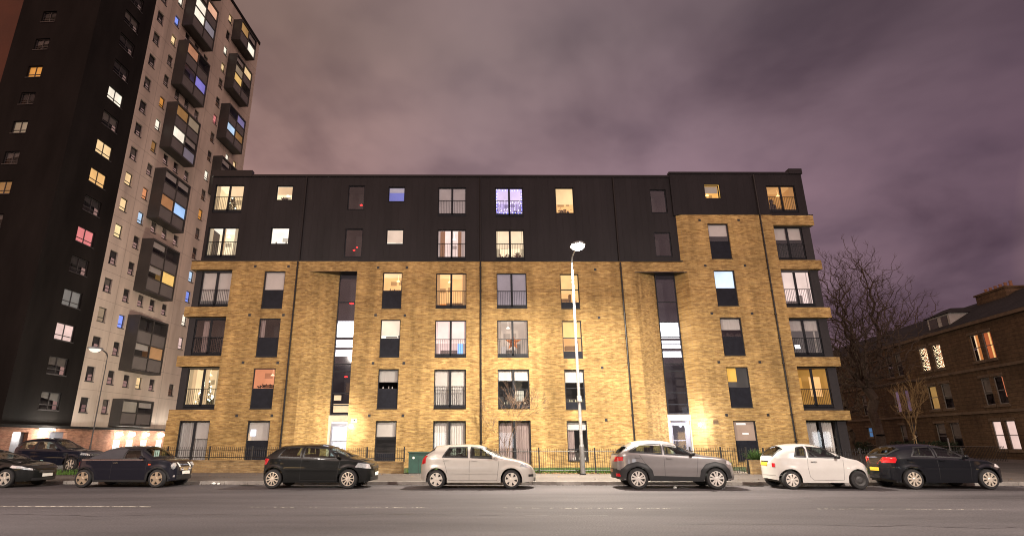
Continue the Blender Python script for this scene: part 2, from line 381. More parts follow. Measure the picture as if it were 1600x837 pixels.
# ---------------------------------------------------------------- street lamps
LENS = glow_mat('lamp_lens', (1.0, .96, .88), 120); DIMLENS = glow_mat('lamp_lens_dim', (1.0, .92, .78), 1.2)
def lantern(mb_h, mb_l, x, y, z, d=-1, tilt=.0):
    """flat LED lantern reaching out from (x,y,z) in direction d along Y"""
    rows = []
    for (t, w, h0, h1) in ((0, .05, -.03, .04), (.12, .18, -.05, .07), (.3, .34, -.055, .09), (.88, .33, -.055, .07), (1.08, .18, -.045, .03), (1.14, .02, -.03, .0)):
        yy = y+d*t; zz = z+t*tilt
        rows.append([(x-w, yy, zz+h0*.6), (x-w*.7, yy, zz+h1*.8), (x, yy, zz+h1), (x+w*.7, yy, zz+h1*.8), (x+w, yy, zz+h0*.6), (x+w*.8, yy, zz+h0), (x, yy, zz+h0), (x-w*.8, yy, zz+h0)])
    mb_h.grid(rows, 0, True); mb_h.face(rows[0]); mb_h.face(rows[-1])
    c = (x, y+d*.60, z+.52*tilt-.058)
    mb_l.lathe([(0.001, -.20), (.13, -.185), (.24, -.13), (.315, -.045), (.32, 0)], c, 'z', 20)
    return c
LC = (1.0, .86, .66)
def street_lamp(x, y, h, label, d=-1, arm=1.2, power=0, group=None, col=LC, size=.34, box_=True, aim=0, spread=None, lens=None, k=1., steel=None):
    t = thing('street_lamp', label, 'street lamp', (x, y, .12), group)
    mb = MB(); mb.tube([(x, y, .12), (x, y, 1.35)], .115*k, 14); mb.tube([(x, y, 1.35), (x, y, 1.42), (x, y, h-.5), (x, y, h)], [.115*k, .078*k, .055*k, .05*k], 14)
    mb.tube([(x, y, h), (x, y+d*.12, h+.18), (x, y+d*.4, h+.28), (x, y+d*arm, h+.32)], [.045, .04, .036, .034], 10)
    mb.build('pole', steel or GALV, t, 40)
    mb = MB(); mb.lathe([(.12, .0), (.135, .02), (.135, .05), (.12, .06)], (x, y, .12), 'z', 16); mb.build('base_collar', METAL, t)
    mb = MB(); mb.box(x-.05, x+.05, y-.121, y-.112, .45, 1.05); mb.build('access_door', pbr('lamp_door', (.16, .16, .155), .5, metal=.3), t)
    if box_:
        mb = MB(); mb.lathe([(.066, 2.05), (.075, 2.06), (.075, 2.62), (.066, 2.63)], (x, y, 0), 'z', 14); mb.build('notice_band', pbr('pale_band', (.42, .40, .37), .6, var=.3, scale=9), t)
        mb = MB(); mb.box(x-.09, x+.09, y-.09, y+.09, 3.35, 3.6); mb.build('junction_box', pbr('pale_box', (.36, .35, .33), .5), t)
    hb, lb = MB(), MB(); c = lantern(hb, lb, x, y+d*arm, h+.33, d)
    hd = hb.build('lantern', pbr('lantern_grey', (.3, .3, .31), .4, metal=.4), t, 50)
    lb.build('lens', lens or LENS, hd, 60)
    if power:
        lamp('lamp_light', 'AREA', (c[0], c[1], c[2]-.24), power, col, t, size, (aim, 0, 0), spread)
    return t
street_lamp(4.95, -6.95, 10.15, 'tall galvanised street lamp with a bright lantern in front of the brick flats', -1, 1.15, 6400, 'street lamps', (1.0, .90, .76), .4)
street_lamp(-15.0, -36.5, 11.5, 'street lamp across the road from the brick flats, left one', 1, 1.4, 10000, 'street lamps', (1.0, .89, .80), .4, False, aim=R(38))
street_lamp(17.0, -37.5, 11.5, 'street lamp across the road from the brick flats, right one', 1, 1.4, 10000, 'street lamps', (1.0, .89, .80), .4, False, aim=R(38))

# ---------------------------------------------------------------- terrace across the street, behind the viewpoint (seen only in reflections)
t = thing('terrace_building', 'long dark terrace with lit shopfronts across the street from the flats', 'terrace', (0, -50, 0))
SHOPS = brick('terrace_stone', (.16, .12, .09), (.12, .09, .07), (.08, .07, .06), .3, 3)
mb = MB(); mb.box(-70, 70, -60, -50, 0, 12.5); mb.build('wall', SHOPS, t)
for k in range(14):
    x = -66+k*9.6; c_ = rnd.choice(((1., .62, .25), (1., .42, .10), (1., .85, .65), (.9, .95, 1.)))
    if k % 3 == 2: continue
    mb = MB(); mb.box(x, x+rnd.uniform(2.5, 5.5), -49.98, -49.9, .6, 2.7); mb.build('shop_window', glow_mat('shop_%d' % k, c_, rnd.uniform(4, 10)), t)
for k in range(26):
    if rnd.random() < .45: continue
    x = -64+k*5; z = rnd.choice((4.6, 8.2)); mb = MB(); mb.box(x, x+1.1, -49.98, -49.9, z, z+1.7); mb.build('window', glow_mat('flat_%d' % (k % 4), ((1., .7, .35), (1., .5, .2), (1., .85, .6), (.8, .85, 1.))[k % 4], 1.2), t)
# ---------------------------------------------------------------- brick flats
def front(Y): return lambda u, z, o=0: (u, Y+o, z)
B = thing('apartment_building', 'long buff brick block of flats with two dark clad upper storeys and juliet windows', 'apartment block', (0, 0, 0))
F0 = front(0.0)
UP = 1.006
def zup(z): return 1.6+(z-1.6)*UP
ROWZ = [(.50, 2.71), (3.40, 5.67), (6.40, 8.66), (9.42, 11.66)]
C1 = [(-13.1, -11.80, .52, 2.74), (-13.1, -11.80, 3.42, 5.76), (-13.1, -11.80, 6.44, 8.79), (-13.1, -11.80, 9.41, 11.80)]
C2 = [(-5.68, -4.47, a, b) for a, b in ((.50, 2.72), (3.40, 5.70), (6.42, 8.70), (9.40, 11.72))]
C3 = [(-2.35, -.45, a, b) for a, b in ROWZ]; C3[0] = (-2.35, -.45, .30, 2.71)
C4 = [(1.44, 3.32, a, b) for a, b in ROWZ]; C4[0] = (1.44, 3.32, .30, 2.71)
C5 = [(5.42, 6.60, a, b) for a, b in ((.46, 2.69), (3.34, 5.65), (6.34, 8.62), (9.38, 11.62))]
C6 = [(15.17, 16.50, a, b) for a, b in ((.43, 2.67), (3.43, 5.79), (6.48, 8.81), (9.56, 11.86), (12.63, 15.03))]
c00 = (-17.05, -15.28, .53, 2.75)
mb = MB()
sheet(mb, F0, -15.14, -10.35, 0, 12.45, C1)
sheet(mb, F0, -17.8, -15.14, 0, 2.79, [c00])
sheet(mb, F0, -7.32, 10.15, 0, 12.42, C2+C3+C4+C5)
sheet(mb, F0, -10.35, -7.32, 11.80, 12.45, [])
sheet(mb, F0, 10.15, 13.52, 11.76, 12.40, [])
sheet(mb, F0, 13.52, 19.45, 0, 15.63, C6)
# splayed stair recesses
for (xa, xb, xc, xd, zt) in ((-10.35, -8.60, -7.36, -7.32, 11.80), (10.15, 11.70, 12.98, 13.52, 11.76)):
    mb.face([(xa, 0, 0), (xb, .95, 0), (xb, .95, zt), (xa, 0, zt)]); mb.face([(xc, .95, 0), (xd, 0, 0), (xd, 0, zt), (xc, .95, zt)])
mb.face([(13.10, .30, 12.40), (13.52, 0, 12.40), (13.52, 0, 15.63), (13.10, .30, 15.63)])
# brick bands wrapping the glazed corners
for z0, z1 in ((2.79, 3.37), (5.88, 6.49), (8.91, 9.51), (11.9, 12.45)): mb.box(-17.75, -15.142, 0, 4, z0, z1)
for z0, z1 in ((2.70, 3.25), (5.83, 6.38), (8.82, 9.46), (11.95, 12.54), (14.93, 15.60)): mb.box(19.452, 22.15, 0, 4, z0, z1)
mb.box(-17.78, -15.5, .16, .2, 0, .5)
# end walls and the back
mb.box(-17.5, -17.3, 4.02, 13, 0, 12.4); mb.box(21.75, 21.95, 4.02, 13, 0, 15.6); mb.box(-17.5, 21.9, 13, 13.2, 0, 15)
mb.box(-17.79, -17.62, .002, 6, 0, 2.78)
mb.build('brick_wall', BRICK, B)
# soffits
mb = MB()
mb.face([(-10.35, .002, 11.795), (-7.32, .002, 11.795), (-7.36, .95, 11.795), (-8.6, .95, 11.795)]); mb.build('soffit', FLASH, B); mb = MB(); mb.face([(10.15, .002, 11.755), (13.52, .002, 11.755), (12.98, .95, 11.755), (11.7, .95, 11.755)])
mb.build('soffit', FLASH, B)
# dark clad upper storeys
FU, FR = front(.20), front(.08)
D3 = [(-2.33, -.50, zup(z), zup(z+2.02)) for z in (12.56, 15.54)]
D4 = [(1.43, 3.26, zup(z), zup(z+2.02)) for z in (12.55, 15.52)]
D1 = [(-13.08, -11.90, zup(13.60), zup(14.74)), (-13.02, -11.94, zup(16.64), zup(17.68))]
D2 = [(-5.63, -4.52, zup(13.60), zup(14.62)), (-5.63, -4.54, zup(16.55), zup(17.6))]
D5 = [(5.40, 6.62, zup(15.74), zup(17.56))]
DSL = [(-8.28, -7.15, zup(12.75), zup(14.65)), (-8.28, -7.20, zup(15.99), zup(17.68))]
DSR = [(11.70, 12.76, zup(12.8), zup(14.41)), (11.70, 12.76, zup(15.79), zup(17.43))]
D0 = [(-17.12, -15.16, zup(12.68), zup(14.73)), (-17.05, -15.16, zup(15.78), zup(17.71))]
D6 = [(15.33, 16.35, 16.86, 17.85)]
D7 = [(19.45, 21.35, 15.86, 17.76)]
mb = MB()
sheet(mb, FU, -17.3, 13.3, 12.45, 18.42, D3+D4+D1+D2+D5+DSL+DSR+D0, .12)
sheet(mb, FR, 13.08, 21.93, 15.62, 18.62, D6+D7, .12)
mb.face([(13.08, .08, 15.62), (13.08, .6, 15.62), (13.08, .6, 18.62), (13.08, .08, 18.62)])
mb.box(-17.3, -17.1, .21, 13.1, 12.46, 18.4); mb.box(21.72, 21.92, .09, 13.1, 15.63, 18.6)
mb.build('upper_cladding', CLAD, B)
mb = MB()
mb.box(-14.7, 13.06, .12, .42, 18.40, 18.54); mb.box(-17.38, -14.72, .10, .45, 18.40, 18.84); mb.box(13.04, 21.1, .02, .40, 18.60, 18.74); mb.box(21.12, 22.0, .0, .42, 18.60, 18.98)
mb.box(-17.38, -17.08, .46, 13.2, 18.40, 18.84); mb.box(21.7, 22.0, .43, 13.2, 18.60, 18.9)
mb.box(-15.2, 13.3, -.025, .19, 12.452, 12.49); mb.box(-17.78, -15.21, -.025, .19, 12.453, 12.495); mb.box(13.3, 19.44, -.025, .07, 15.632, 15.66); mb.box(19.45, 22.18, -.025, .07, 15.602, 15.65)
mb.build('parapet_flashing', FLASH, B)
mb = MB(); mb.box(-17.2, 21.8, .45, 13.1, 18.2, 18.36); mb.build('roof', FLASH, B)
# glazed corners: dark metal sheet behind the bands
W0 = [(-17.12, -15.22, 3.50, 5.80), (-17.12, -15.22, 6.58, 8.80), (-17.12, -15.22, 9.58, 11.86)]
W7 = [(19.50, 21.45, .55, 2.68), (19.50, 21.45, 3.42, 5.76), (19.50, 21.45, 6.50, 8.76), (19.50, 21.45, 9.60, 11.88), (19.50, 21.45, 12.62, 14.90)]
CORN = pbr('corner_panel', (.030, .028, .030), .5, spec=.2)
mb = MB()
sheet(mb, front(.28), -17.52, -15.145, 3.375, 11.895, W0, .05); mb.box(-17.52, -17.48, .29, 4, 3.38, 11.89); mb.build('corner_panel', CORN, B); mb = MB()
sheet(mb, front(.28), 19.455, 21.98, 0, 14.92, W7, .05)
mb.box(21.94, 21.98, .29, 4, 0, 14.92)
for z in (5.88, 8.91): pass
mb.build('corner_panel', CORN, B)

# ---- windows
def rooms(mb, x0, x1, z0, z1, y, d, mi=0, mc=1):
    a = .02
    x0 += a; x1 -= a; z0 += a; z1 -= a
    ex, ez = .55, .12
    if x0-ex < -17.15 or x1+ex > 21.7: ex = .03
    mb.face([(x0-ex, y+d, z0-ez), (x1+ex, y+d, z0-ez), (x1+ex, y+d, z1+ez), (x0-ex, y+d, z1+ez)], mi)
    mb.face([(x0-ex, y, z0-ez), (x0-ex, y+d, z0-ez), (x0-ex, y+d, z1+ez), (x0-ex, y, z1+ez)], mi); mb.face([(x1+ex, y, z0-ez), (x1+ex, y+d, z0-ez), (x1+ex, y+d, z1+ez), (x1+ex, y, z1+ez)], mi)
    mb.face([(x0-ex, y, z1+ez), (x1+ex, y, z1+ez), (x1+ex, y+d, z1+ez), (x0-ex, y+d, z1+ez)], mc)
    mb.face([(x0-ex, y, z0-ez), (x1+ex, y, z0-ez), (x1+ex, y+d, z0-ez), (x0-ex, y+d, z0-ez)], mi)
    for (p, q) in (((x0-ex, z0-ez, x0, z1+ez), 0), ((x1, z0-ez, x1+ex, z1+ez), 0), ((x0, z1, x1, z1+ez), 0), ((x0, z0-ez, x1, z0), 0)):
        mb.face([(p[0], y, p[1]), (p[2], y, p[1]), (p[2], y, p[3]), (p[0], y, p[3])], mi)
def folds(mb, x0, x1, z0, z1, y, amp=.025, per=.14):
    n = max(8, int((x1-x0)/per*6)); top, bot = [], []
    for i in range(n+1):
        x = x0+(x1-x0)*i/n; yy = y+amp*math.sin(i*2*math.pi/6+rnd.uniform(-.5, .5)); top.append((x, yy, z1)); bot.append((x+rnd.uniform(-.005, .005), yy+.01, z0))
    mb.grid([bot, top])
def rail(P, x0, x1, z, z0, y):
    mb = MB(); mb.box(x0, x1, y-.02, y+.02, z-.035, z); mb.box(x0, x1, y-.012, y+.012, z0+.06, z0+.085)
    n = int((x1-x0)/.105)
    for i in range(1, n):
        x = x0+(x1-x0)*i/n; mb.box(x-.008, x+.008, y-.008, y+.008, z0+.085, z-.035)
    mb.build('balustrade', METAL, P)
DK = DARKROOM
def furnish(W, x0, x1, z0, z1, y, mat):
    """pendant, pictures and a low piece of furniture inside a lit room"""
    c = [float(q)/100 for q in mat.name.split('_')[1:4]]
    dim = lit([q*.62 for q in c], .62); dk = lit([q*.30 for q in c], .35); w_ = x1-x0
    m = MB(); x = x0+w_*rnd.uniform(.3, .7); m.tube([(x, y+.8, z1+.1), (x, y+.8, z1-.22)], .008, 5); m.lathe([(.03, .10), (.13, 0), (.001, 0)], (x, y+.8, z1-.34), 'z', 14); m.build('pendant_lamp', lit([min(1, q*1.2+.1) for q in c], 2.2), W)
    m = MB(); x = x0+w_*rnd.uniform(.05, .5); a = rnd.uniform(.3, .5); zz = z0+(z1-z0)*.62; m.box(x, x+a, y+1.44, y+1.48, zz, zz+a*.7); x += a+.15; m.box(x, x+.22, y+1.44, y+1.48, zz+.05, zz+.34); m.build('picture', dim, W)
    m = MB(); x = x0+w_*rnd.uniform(.0, .35); m.box(x, x+w_*.55, y+.95, y+1.4, z0-.1, z0+(z1-z0)*.26); m.box(x+w_*.6, x+w_*.72, y+1.1, y+1.4, z0-.1, z0+(z1-z0)*.44); m.build('furniture', dk, W)
    if w_ > 1.5:
        m = MB(); folds(m, x0+.02, x0+.02+w_*rnd.uniform(.07, .15), z0, z1, y+.10); folds(m, x1-.02-w_*rnd.uniform(.07, .15), x1-.02, z0, z1, y+.10); m.build('side_curtain', dim, W)
def window(par, op, Y, kind, back, name='window'):
    """kind: wide, wideplain, narrow, narrow2, small, tall   back: list of (what, material, options)"""
    x0, x1, z0, z1 = op; f = .055; y = Y+.08; mb = MB()
    fr = [(x0, x0+f, z0, z1), (x1-f, x1, z0, z1), (x0+f, x1-f, z0, z0+f), (x0+f, x1-f, z1-f, z1)]
    xm = (x0+x1)/2; zr = z0+1.10
    if kind in ('wide', 'wideplain'): fr.append((xm-.065, xm+.065, z0+f, z1-f))
    if kind == 'wide': fr.append((x0+f, x1-f, z0+f, z0+f+.16))
    if kind == 'corner': fr += [(xm-.07, xm+.07, z0+f, z1-f), (x0+f, x1-f, z0+f, z0+.2)]
    zp = None
    if kind == 'narrow': zp = z0+(z1-z0)*.50
    if kind == 'narrow2': zp = z0+.42; fr.append((x0+f, x1-f, zp+.78, zp+.83))
    if kind == 'tall': fr.append((x0+f, x1-f, z0+.62, z0+.67))
    for i, (a, b, c, d) in enumerate(fr): mb.box(a, b, y+(.003 if i > 3 else 0), y+.06, c, d)
    # metal sill
    mb.box(x0-.01, x1+.01, Y-.03, Y+.079, z0-.03, z0-.002)
    W = mb.build(name, METAL, par)
    if zp:
        pb = MB(); pb.box(x0+f, x1-f, y+.012, y+.05, z0+f, zp); pb.build('panel', PANEL, W)
    g = MB(); zg = zp or z0+f
    g.face([(x0+f, y+.03, zg), (x1-f, y+.03, zg), (x1-f, y+.03, z1-f), (x0+f, y+.03, z1-f)]); g.build('pane', GLASS, W)
    if kind in ('wide', 'corner') : rail(W, x0+.02, x1-.02, zr, z0, Y+.03 if Y < .2 or kind == 'wide' else Y-.03)
    yb = y+.16; done = False
    for (what, mat, *op_) in back:
        b = MB()
        if what == 'room':
            ceil = op_[0] if op_ else mat
            rooms(b, x0, x1, zp or z0, z1, y+.07, 1.5); b.build('room', [mat, ceil], W); done = True
            if mat.name.startswith('lit_') and float(mat.name.split('_')[-1]) > 45: furnish(W, x0, x1, zp or z0, z1, y+.07, mat)
        elif what == 'blind':
            fr_, side = (op_+[1., None])[:2] if op_ else (1., None)
            a0, a1 = x0+.03, x1-.03
            if side == 'l': a1 = xm
            if side == 'r': a0 = xm
            b.box(a0, a1, yb, yb+.006, z1-(z1-zg)*fr_, z1-.02); b.box(a0, a1, yb-.012, yb+.018, z1-(z1-zg)*fr_-.03, z1-(z1-zg)*fr_-.001); b.build('blind', mat, W)
        elif what == 'curtain':
            for (a, c) in (op_[0] if op_ else ((0, 1),)): folds(b, x0+(x1-x0)*a, x0+(x1-x0)*c, z0, z1, yb+.08)
            b.build('curtain', mat, W)
        elif what == 'glowpatch':   # a lit screen, wall or fitting seen inside: (u0,u1,v0,v1,depth)
            a, c, d, e, dep = op_[0]
            b.box(x0+(x1-x0)*a, x0+(x1-x0)*c, y+dep, y+dep+.04, z0+(z1-z0)*d, z0+(z1-z0)*e); b.build('lit_patch', mat, W)
        elif what == 'ledge':
            hh = 0
            for i in range(op_[0]):
                x = x0+.15+(x1-x0-.3)*(i+rnd.uniform(.1, .9))/op_[0]; h = rnd.uniform(.10, .22); r_ = rnd.uniform(.025, .045)
                b.lathe([(.001, 0), (r_, 0), (r_, h*.65), (r_*.4, h*.75), (r_*.4, h), (.001, h)], (x, y+.12, zg+.01+(.2 if kind == 'wide' else 0)), 'z', 10)
            b.build('ornaments', mat, W)
        elif what == 'leafy':
            for i in range(op_[0]):
                x = x0+.12+(x1-x0-.24)*(i+rnd.random())/op_[0]
                for k in range(16):
                    p = Vector((x+rnd.gauss(0, .07), y+.14+rnd.uniform(0, .1), zg+.05+(.15 if kind == 'wide' else 0)+abs(rnd.gauss(.08, .08)))); q = Vector((rnd.gauss(0, .04), rnd.gauss(0, .02), rnd.gauss(0, .04))); s_ = Vector((rnd.gauss(0, .04), rnd.gauss(0, .02), rnd.gauss(0, .04)))
                    b.face([p-q, p-s_, p+q, p+s_])
            b.build('pot_plants', mat, W)
    if not done:
        b = MB(); rooms(b, x0, x1, zp or z0, z1, y+.07, 1.5); b.build('room', [DK, DK], W)
    return W
cream = lit((1., .74, .42), .95); creamc = lit((1., .82, .55), 1.15); amber = lit((1., .55, .14), .9); amberc = lit((1., .56, .22), 1.0); white = lit((1., .93, .80), 1.2)
lil = lit((.62, .50, .86), .8); lilc = lit((.78, .66, .95), .9); pink = lit((1., .42, .22), .62); pinkw = lit((1., .78, .72), .95); dimpink = lit((.72, .50, .38), .42); bluew = lit((.68, .84, 1.), 1.15)
dimgrey = lit((.55, .44, .42), .42); dimlil = lit((.50, .44, .50), .42); blueg = lit((.22, .26, .80), .62); brownc = lit((.50, .24, .12), .38); ambd = lit((.8, .38, .10), .5)
greyroom = lit((.30, .26, .24), .30); moody = lit((.14, .12, .11), .18)
SIL = pbr('dark_furnishing', (.03, .022, .02), .9)
# row 0 .. 3 brick storeys, then the clad ones
window(B, c00, 0, 'wideplain', [('curtain', NET), ('blind', BLIND, .45, 'r')])
window(B, C1[0], 0, 'narrow', [('blind', BLIND, .98), ('glowpatch', glow_mat('white_disc', (.8, .85, 1.), 2.2), (.12, .34, .62, .78, .12))])
window(B, C1[1], 0, 'narrow', [('room', pink), ('leafy', SIL, 3)])
window(B, C1[2], 0, 'narrow', [('curtain', MAUVE, ((.0, .22),)), ('room', lit((.06, .052, .05), .10))])
window(B, C1[3], 0, 'narrow', [('blind', BLIND, .96)])
window(B, W0[0], .28, 'corner', [('room', cream, creamc), ('curtain', lit((.9, .62, .34), .7), ((.0, .22), (.5, .62)))])
window(B, W0[1], .28, 'corner', [('curtain', MAUVE, ((.22, .40),)), ('leafy', SIL, 3), ('room', lit((.06, .052, .05), .10))])
window(B, W0[2], .28, 'corner', [('blind', BLIND, .82), ('room', greyroom)])
window(B, C2[0], 0, 'narrow2', [('blind', BLIND, .48), ('room', moody)])
window(B, C2[1], 0, 'narrow', [('blind', NET, .62), ('ledge', NET, 3)])
window(B, C2[2], 0, 'narrow', [('room', white, white), ('blind', lit((1., .80, .62), .92), .80)])
window(B, C2[3], 0, 'narrow', [('room', amberc, cream), ('ledge', SIL, 2)])
window(B, C3[0], 0, 'wideplain', [('curtain', BLIND, ((0, .47), (.53, 1)))])
window(B, C3[1], 0, 'wide', [('blind', BLIND, .42), ('curtain', NET, ((0, .46), (.54, .97))), ('glowpatch', lit((.8, .8, .76), .6), (.52, .90, .62, .90, .3))])
window(B, C3[2], 0, 'wide', [('room', lit((1., .72, .66), .95), pinkw), ('blind', lit((1., .76, .70), .95), .62), ('glowpatch', glow_mat('blue_tv', (.25, .5, 1.), 1.7), (.72, .96, .12, .40, .5))])
window(B, C3[3], 0, 'wide', [('room', amberc, lit((1., .64, .30), 1.1)), ('glowpatch', lit((1., .30, .04), .8), (.05, .40, .12, .24, 1.1))])
window(B, C4[0], 0, 'wideplain', [('curtain', MAUVE, ((0, .46), (.54, 1)))])
window(B, C4[1], 0, 'wide', [('blind', BLIND, .28), ('room', moody), ('ledge', lit((.9, .82, .6), .5), 5), ('glowpatch', lit((.75, .72, .6), .55), (.56, .84, .2, .46, .4))])
window(B, C4[2], 0, 'wide', [('room', lit((.78, .62, .50), .62), lit((.8, .66, .54), .7)), ('glowpatch', lit((.66, .58, .55), .55), (.04, .30, .14, .34, .8))])
window(B, C4[3], 0, 'wide', [('blind', dimlil, .97)])
window(B, C5[0], 0, 'tall', [('curtain', MAUVE, ((.02, .40),)), ('blind', BLIND, .22), ('room', moody), ('ledge', NET, 4)])
window(B, C5[1], 0, 'narrow2', [('blind', BLIND, .38), ('room', moody), ('ledge', lit((.9, .8, .5), .5), 5)])
window(B, C5[2], 0, 'narrow2', [('room', amberc, cream), ('blind', lit((1., .62, .22), .85), .55)])
window(B, C5[3], 0, 'narrow2', [('room', amberc, cream), ('blind', lit((1., .66, .26), .9), .66), ('ledge', SIL, 3)])
window(B, C6[0], 0, 'narrow', [('blind', dimpink, .98), ('glowpatch', lit((1., .95, .9), .9), (.42, .70, .66, .70, .15)), ('glowpatch', lit((1., .95, .9), .9), (.2, .62, .90, .95, .15))])
window(B, C6[1], 0, 'narrow', [('room', greyroom), ('blind', lit((1., .55, .10), .85), .7, 'l')])
window(B, C6[2], 0, 'narrow', [('blind', NET, .60), ('leafy', SIL, 4)])
window(B, C6[3], 0, 'narrow', [('blind', bluew, .98)])
window(B, C6[4], 0, 'narrow', [('blind', BLIND, .66), ('room', moody)])
window(B, W7[0], .28, 'wideplain', [('curtain', BLIND, ((.02, .44), (.54, .92)))])
window(B, W7[1], .28, 'corner', [('room', lit((.8, .42, .10), .42), amber), ('glowpatch', amberc, (.58, .92, .30, .80, .6)), ('glowpatch', lit((1., .5, .1), .62), (.05, .42, .52, .80, .9)), ('ledge', SIL, 6)])
window(B, W7[2], .28, 'corner', [('room', greyroom), ('curtain', NET, ((.55, .60), (.86, .92))), ('blind', NET, .30)])
window(B, W7[3], .28, 'corner', [('room', pinkw, pinkw), ('blind', lit((1., .80, .72), .8), .48)])
window(B, W7[4], .28, 'corner', [('blind', BLIND, .36), ('room', moody)])
window(B, D0[0], .2, 'wide', [('room', creamc, white), ('curtain', lit((.85, .55, .28), .6), ((.0, .12), (.44, .52)))])
window(B, D0[1], .2, 'wide', [('room', cream, creamc), ('blind', lit((1., .72, .42), .8), .4, 'r')])
window(B, D1[0], .2, 'small', [('room', white, white), ('ledge', SIL, 2)])
window(B, D1[1], .2, 'small', [('room', creamc, white), ('blind', lit((.9, .62, .36), .75), .55), ('leafy', SIL, 2)])
window(B, D2[0], .2, 'small', [('room', white), ('blind', lit((.85, .66, .52), .72), .86)])
window(B, D2[1], .2, 'small', [('blind', blueg, .97), ('glowpatch', lit((.62, .56, .66), .5), (0.05, .95, .66, .95, .1))])
window(B, D3[0], .2, 'wide', [('room', pinkw, pinkw), ('curtain', brownc, ((.02, .26), (.72, .98)))])
window(B, D3[1], .2, 'wide', [('blind', dimgrey, .97)])
window(B, D4[0], .2, 'wide', [('room', creamc, creamc), ('blind', lit((1., .78, .52), .9), .6), ('leafy', pbr('red_flowers', (.12, .03, .02), .8), 5)])
window(B, D4[1], .2, 'wide', [('room', lil, lilc), ('blind', lit((.80, .66, 1.), .9), .52)])
window(B, D5[0], .2, 'small', [('room', amberc, cream), ('blind', lit((1., .72, .36), .95), .62), ('leafy', SIL, 3)])
window(B, D6[0], .2, 'small', [('room', amber), ('blind', lit((.55, .44, .34), .36), .5)])
window(B, D7[0], .08, 'wide', [('room', ambd, lit((.9, .48, .16), .62))])
REDL = glow_mat('red_indicator', (1., .02, .02), 5.)
def stairwin(op, Y, red=None):
    W = window(B, op, Y, 'small', [('room', lit((.12, .085, .08), .16))], 'stair_window')
    if red:
        x0, x1, z0, z1 = op
        for (u, v, s_) in red:
            m = MB(); x = x0+(x1-x0)*u; z = z0+(z1-z0)*v; m.lathe([(.001, -s_*.7), (s_*1.3, 0), (.001, s_*1.1)], (x, Y+.20, z), 'z', 10); m.build('indicator_light', REDL, W)
stairwin(DSL[0], .2, [(.52, .26, .06), (.68, .36, .05)]); stairwin(DSL[1], .2, [(.8, .22, .07)]); stairwin(DSR[0], .2); stairwin(DSR[1], .2)
# stair strips, doors
bright = glow_mat('stair_tube_glow', (.94, .92, 1.), 5)
DOORLIT = glow_mat('lobby_glow', (.93, .92, 1.), 1.25)
def strip(x0, x1, zt, litz, z0=3.08, red=None, lobby=True, warm=None):
    Y = .95; f = .05; W = MB()
    W.box(x0, x0+f, Y-.08, Y, z0, zt); W.box(x1-f, x1, Y-.08, Y, z0, zt); W.box(x0+f, x1-f, Y-.08, Y, z0, z0+.08)
    z = z0
    bars = [z0+q for q in (.55, 1.25, 2.55, 3.0, 4.2, 4.65, 5.6, 6.9)]
    for q in bars: W.box(x0+f, x1-f, Y-.075, Y, q, q+.06)
    W = W.build('stair_glazing', METAL, B)
    g = MB(); g.face([(x0+f, Y-.04, z0), (x1-f, Y-.04, z0), (x1-f, Y-.04, zt), (x0+f, Y-.04, zt)]); g.build('pane', GLASS, W)
    r_ = MB(); rooms(r_, x0+.02, x1-.02, z0, zt, Y+.04, 1.6); r_.build('room', [lit((.10, .075, .085), .22)]*2, W)
    for a, b in litz:
        m = MB(); m.box(x0+f+.01, x1-f-.01, Y+.06, Y+.08, a, b); m.build('lit_landing', bright, W)
    if warm:
        for (a, b, c, d) in warm: m = MB(); m.box(a, b, Y+.06, Y+.08, c, d); m.build('lit_landing', lit((1., .74, .45), .8), W)
    for (x, z, s_) in (red or []):
        m = MB(); m.lathe([(.001, -s_*.6), (s_*1.5, 0), (.001, s_*.8)], (x, Y+.02, z), 'z', 10); m.build('indicator_light', REDL, W)
    # spandrel and door surround in pale render
    m = MB(); m.box(x0-.06, x1+.06, Y-.10, Y+.3, 2.72, 3.07); m.box(x0-.06, x0+.10, Y-.06, Y+.3, 0, 2.72); m.box(x1-.02, x1+.06, Y-.06, Y+.3, 0, 2.72); m.build('door_surround', CREAM, B)
    return W
strip(-8.60, -7.36, 11.8, [(7.80, 8.80), (7.16, 7.62), (6.62, 7.0)], red=[(-7.75, 9.95, .10), (-7.8, 5.35, .08)], warm=[(-8.45, -8.02, 3.95, 4.25), (-8.45, -7.5, 3.25, 3.75)])
strip(11.70, 12.98, 11.76, [(7.72, 8.70), (7.08, 7.56), (6.52, 6.88)])
FRAMEG = pbr('door_grey', (.20, .20, .23), .4, metal=.3)
def door(x0, x1, lobby):
    Y = .95; m = MB(); f = .09
    m.box(x0, x0+f, Y, Y+.07, .1, 2.6); m.box(x1-f, x1, Y, Y+.07, .1, 2.6); m.box(x0+f, x1-f, Y, Y+.07, 2.44, 2.6)
    for z in (1.55, 1.0): m.box(x0+f, x1-f, Y+.003, Y+.065, z, z+.07)
    m.box(x0+f, x1-f, Y+.003, Y+.065, .1, .35)
    D = m.build('entrance_door', FRAMEG, B)
    g = MB(); g.face([(x0+f, Y+.03, .35), (x1-f, Y+.03, .35), (x1-f, Y+.03, 2.44), (x0+f, Y+.03, 2.44)]); g.build('pane', GLASS, D)
    h = MB(); h.tube([(x0+.16, Y-.06, .95), (x0+.16, Y-.06, 1.55)], .02, 8); h.box(x0+.14, x0+.18, Y-.05, Y, 1.0, 1.03); h.box(x0+.14, x0+.18, Y-.05, Y, 1.47, 1.5); h.build('handle', CHROME, D)
    r_ = MB(); rooms(r_, x0+.02, x1-.02, .15, 2.6, Y+.09, 1.6); r_.build('lobby', [lobby]*2, D)
door(-8.50, -7.38, DOORLIT); door(11.82, 12.72, lit((.35, .30, .34), .35))
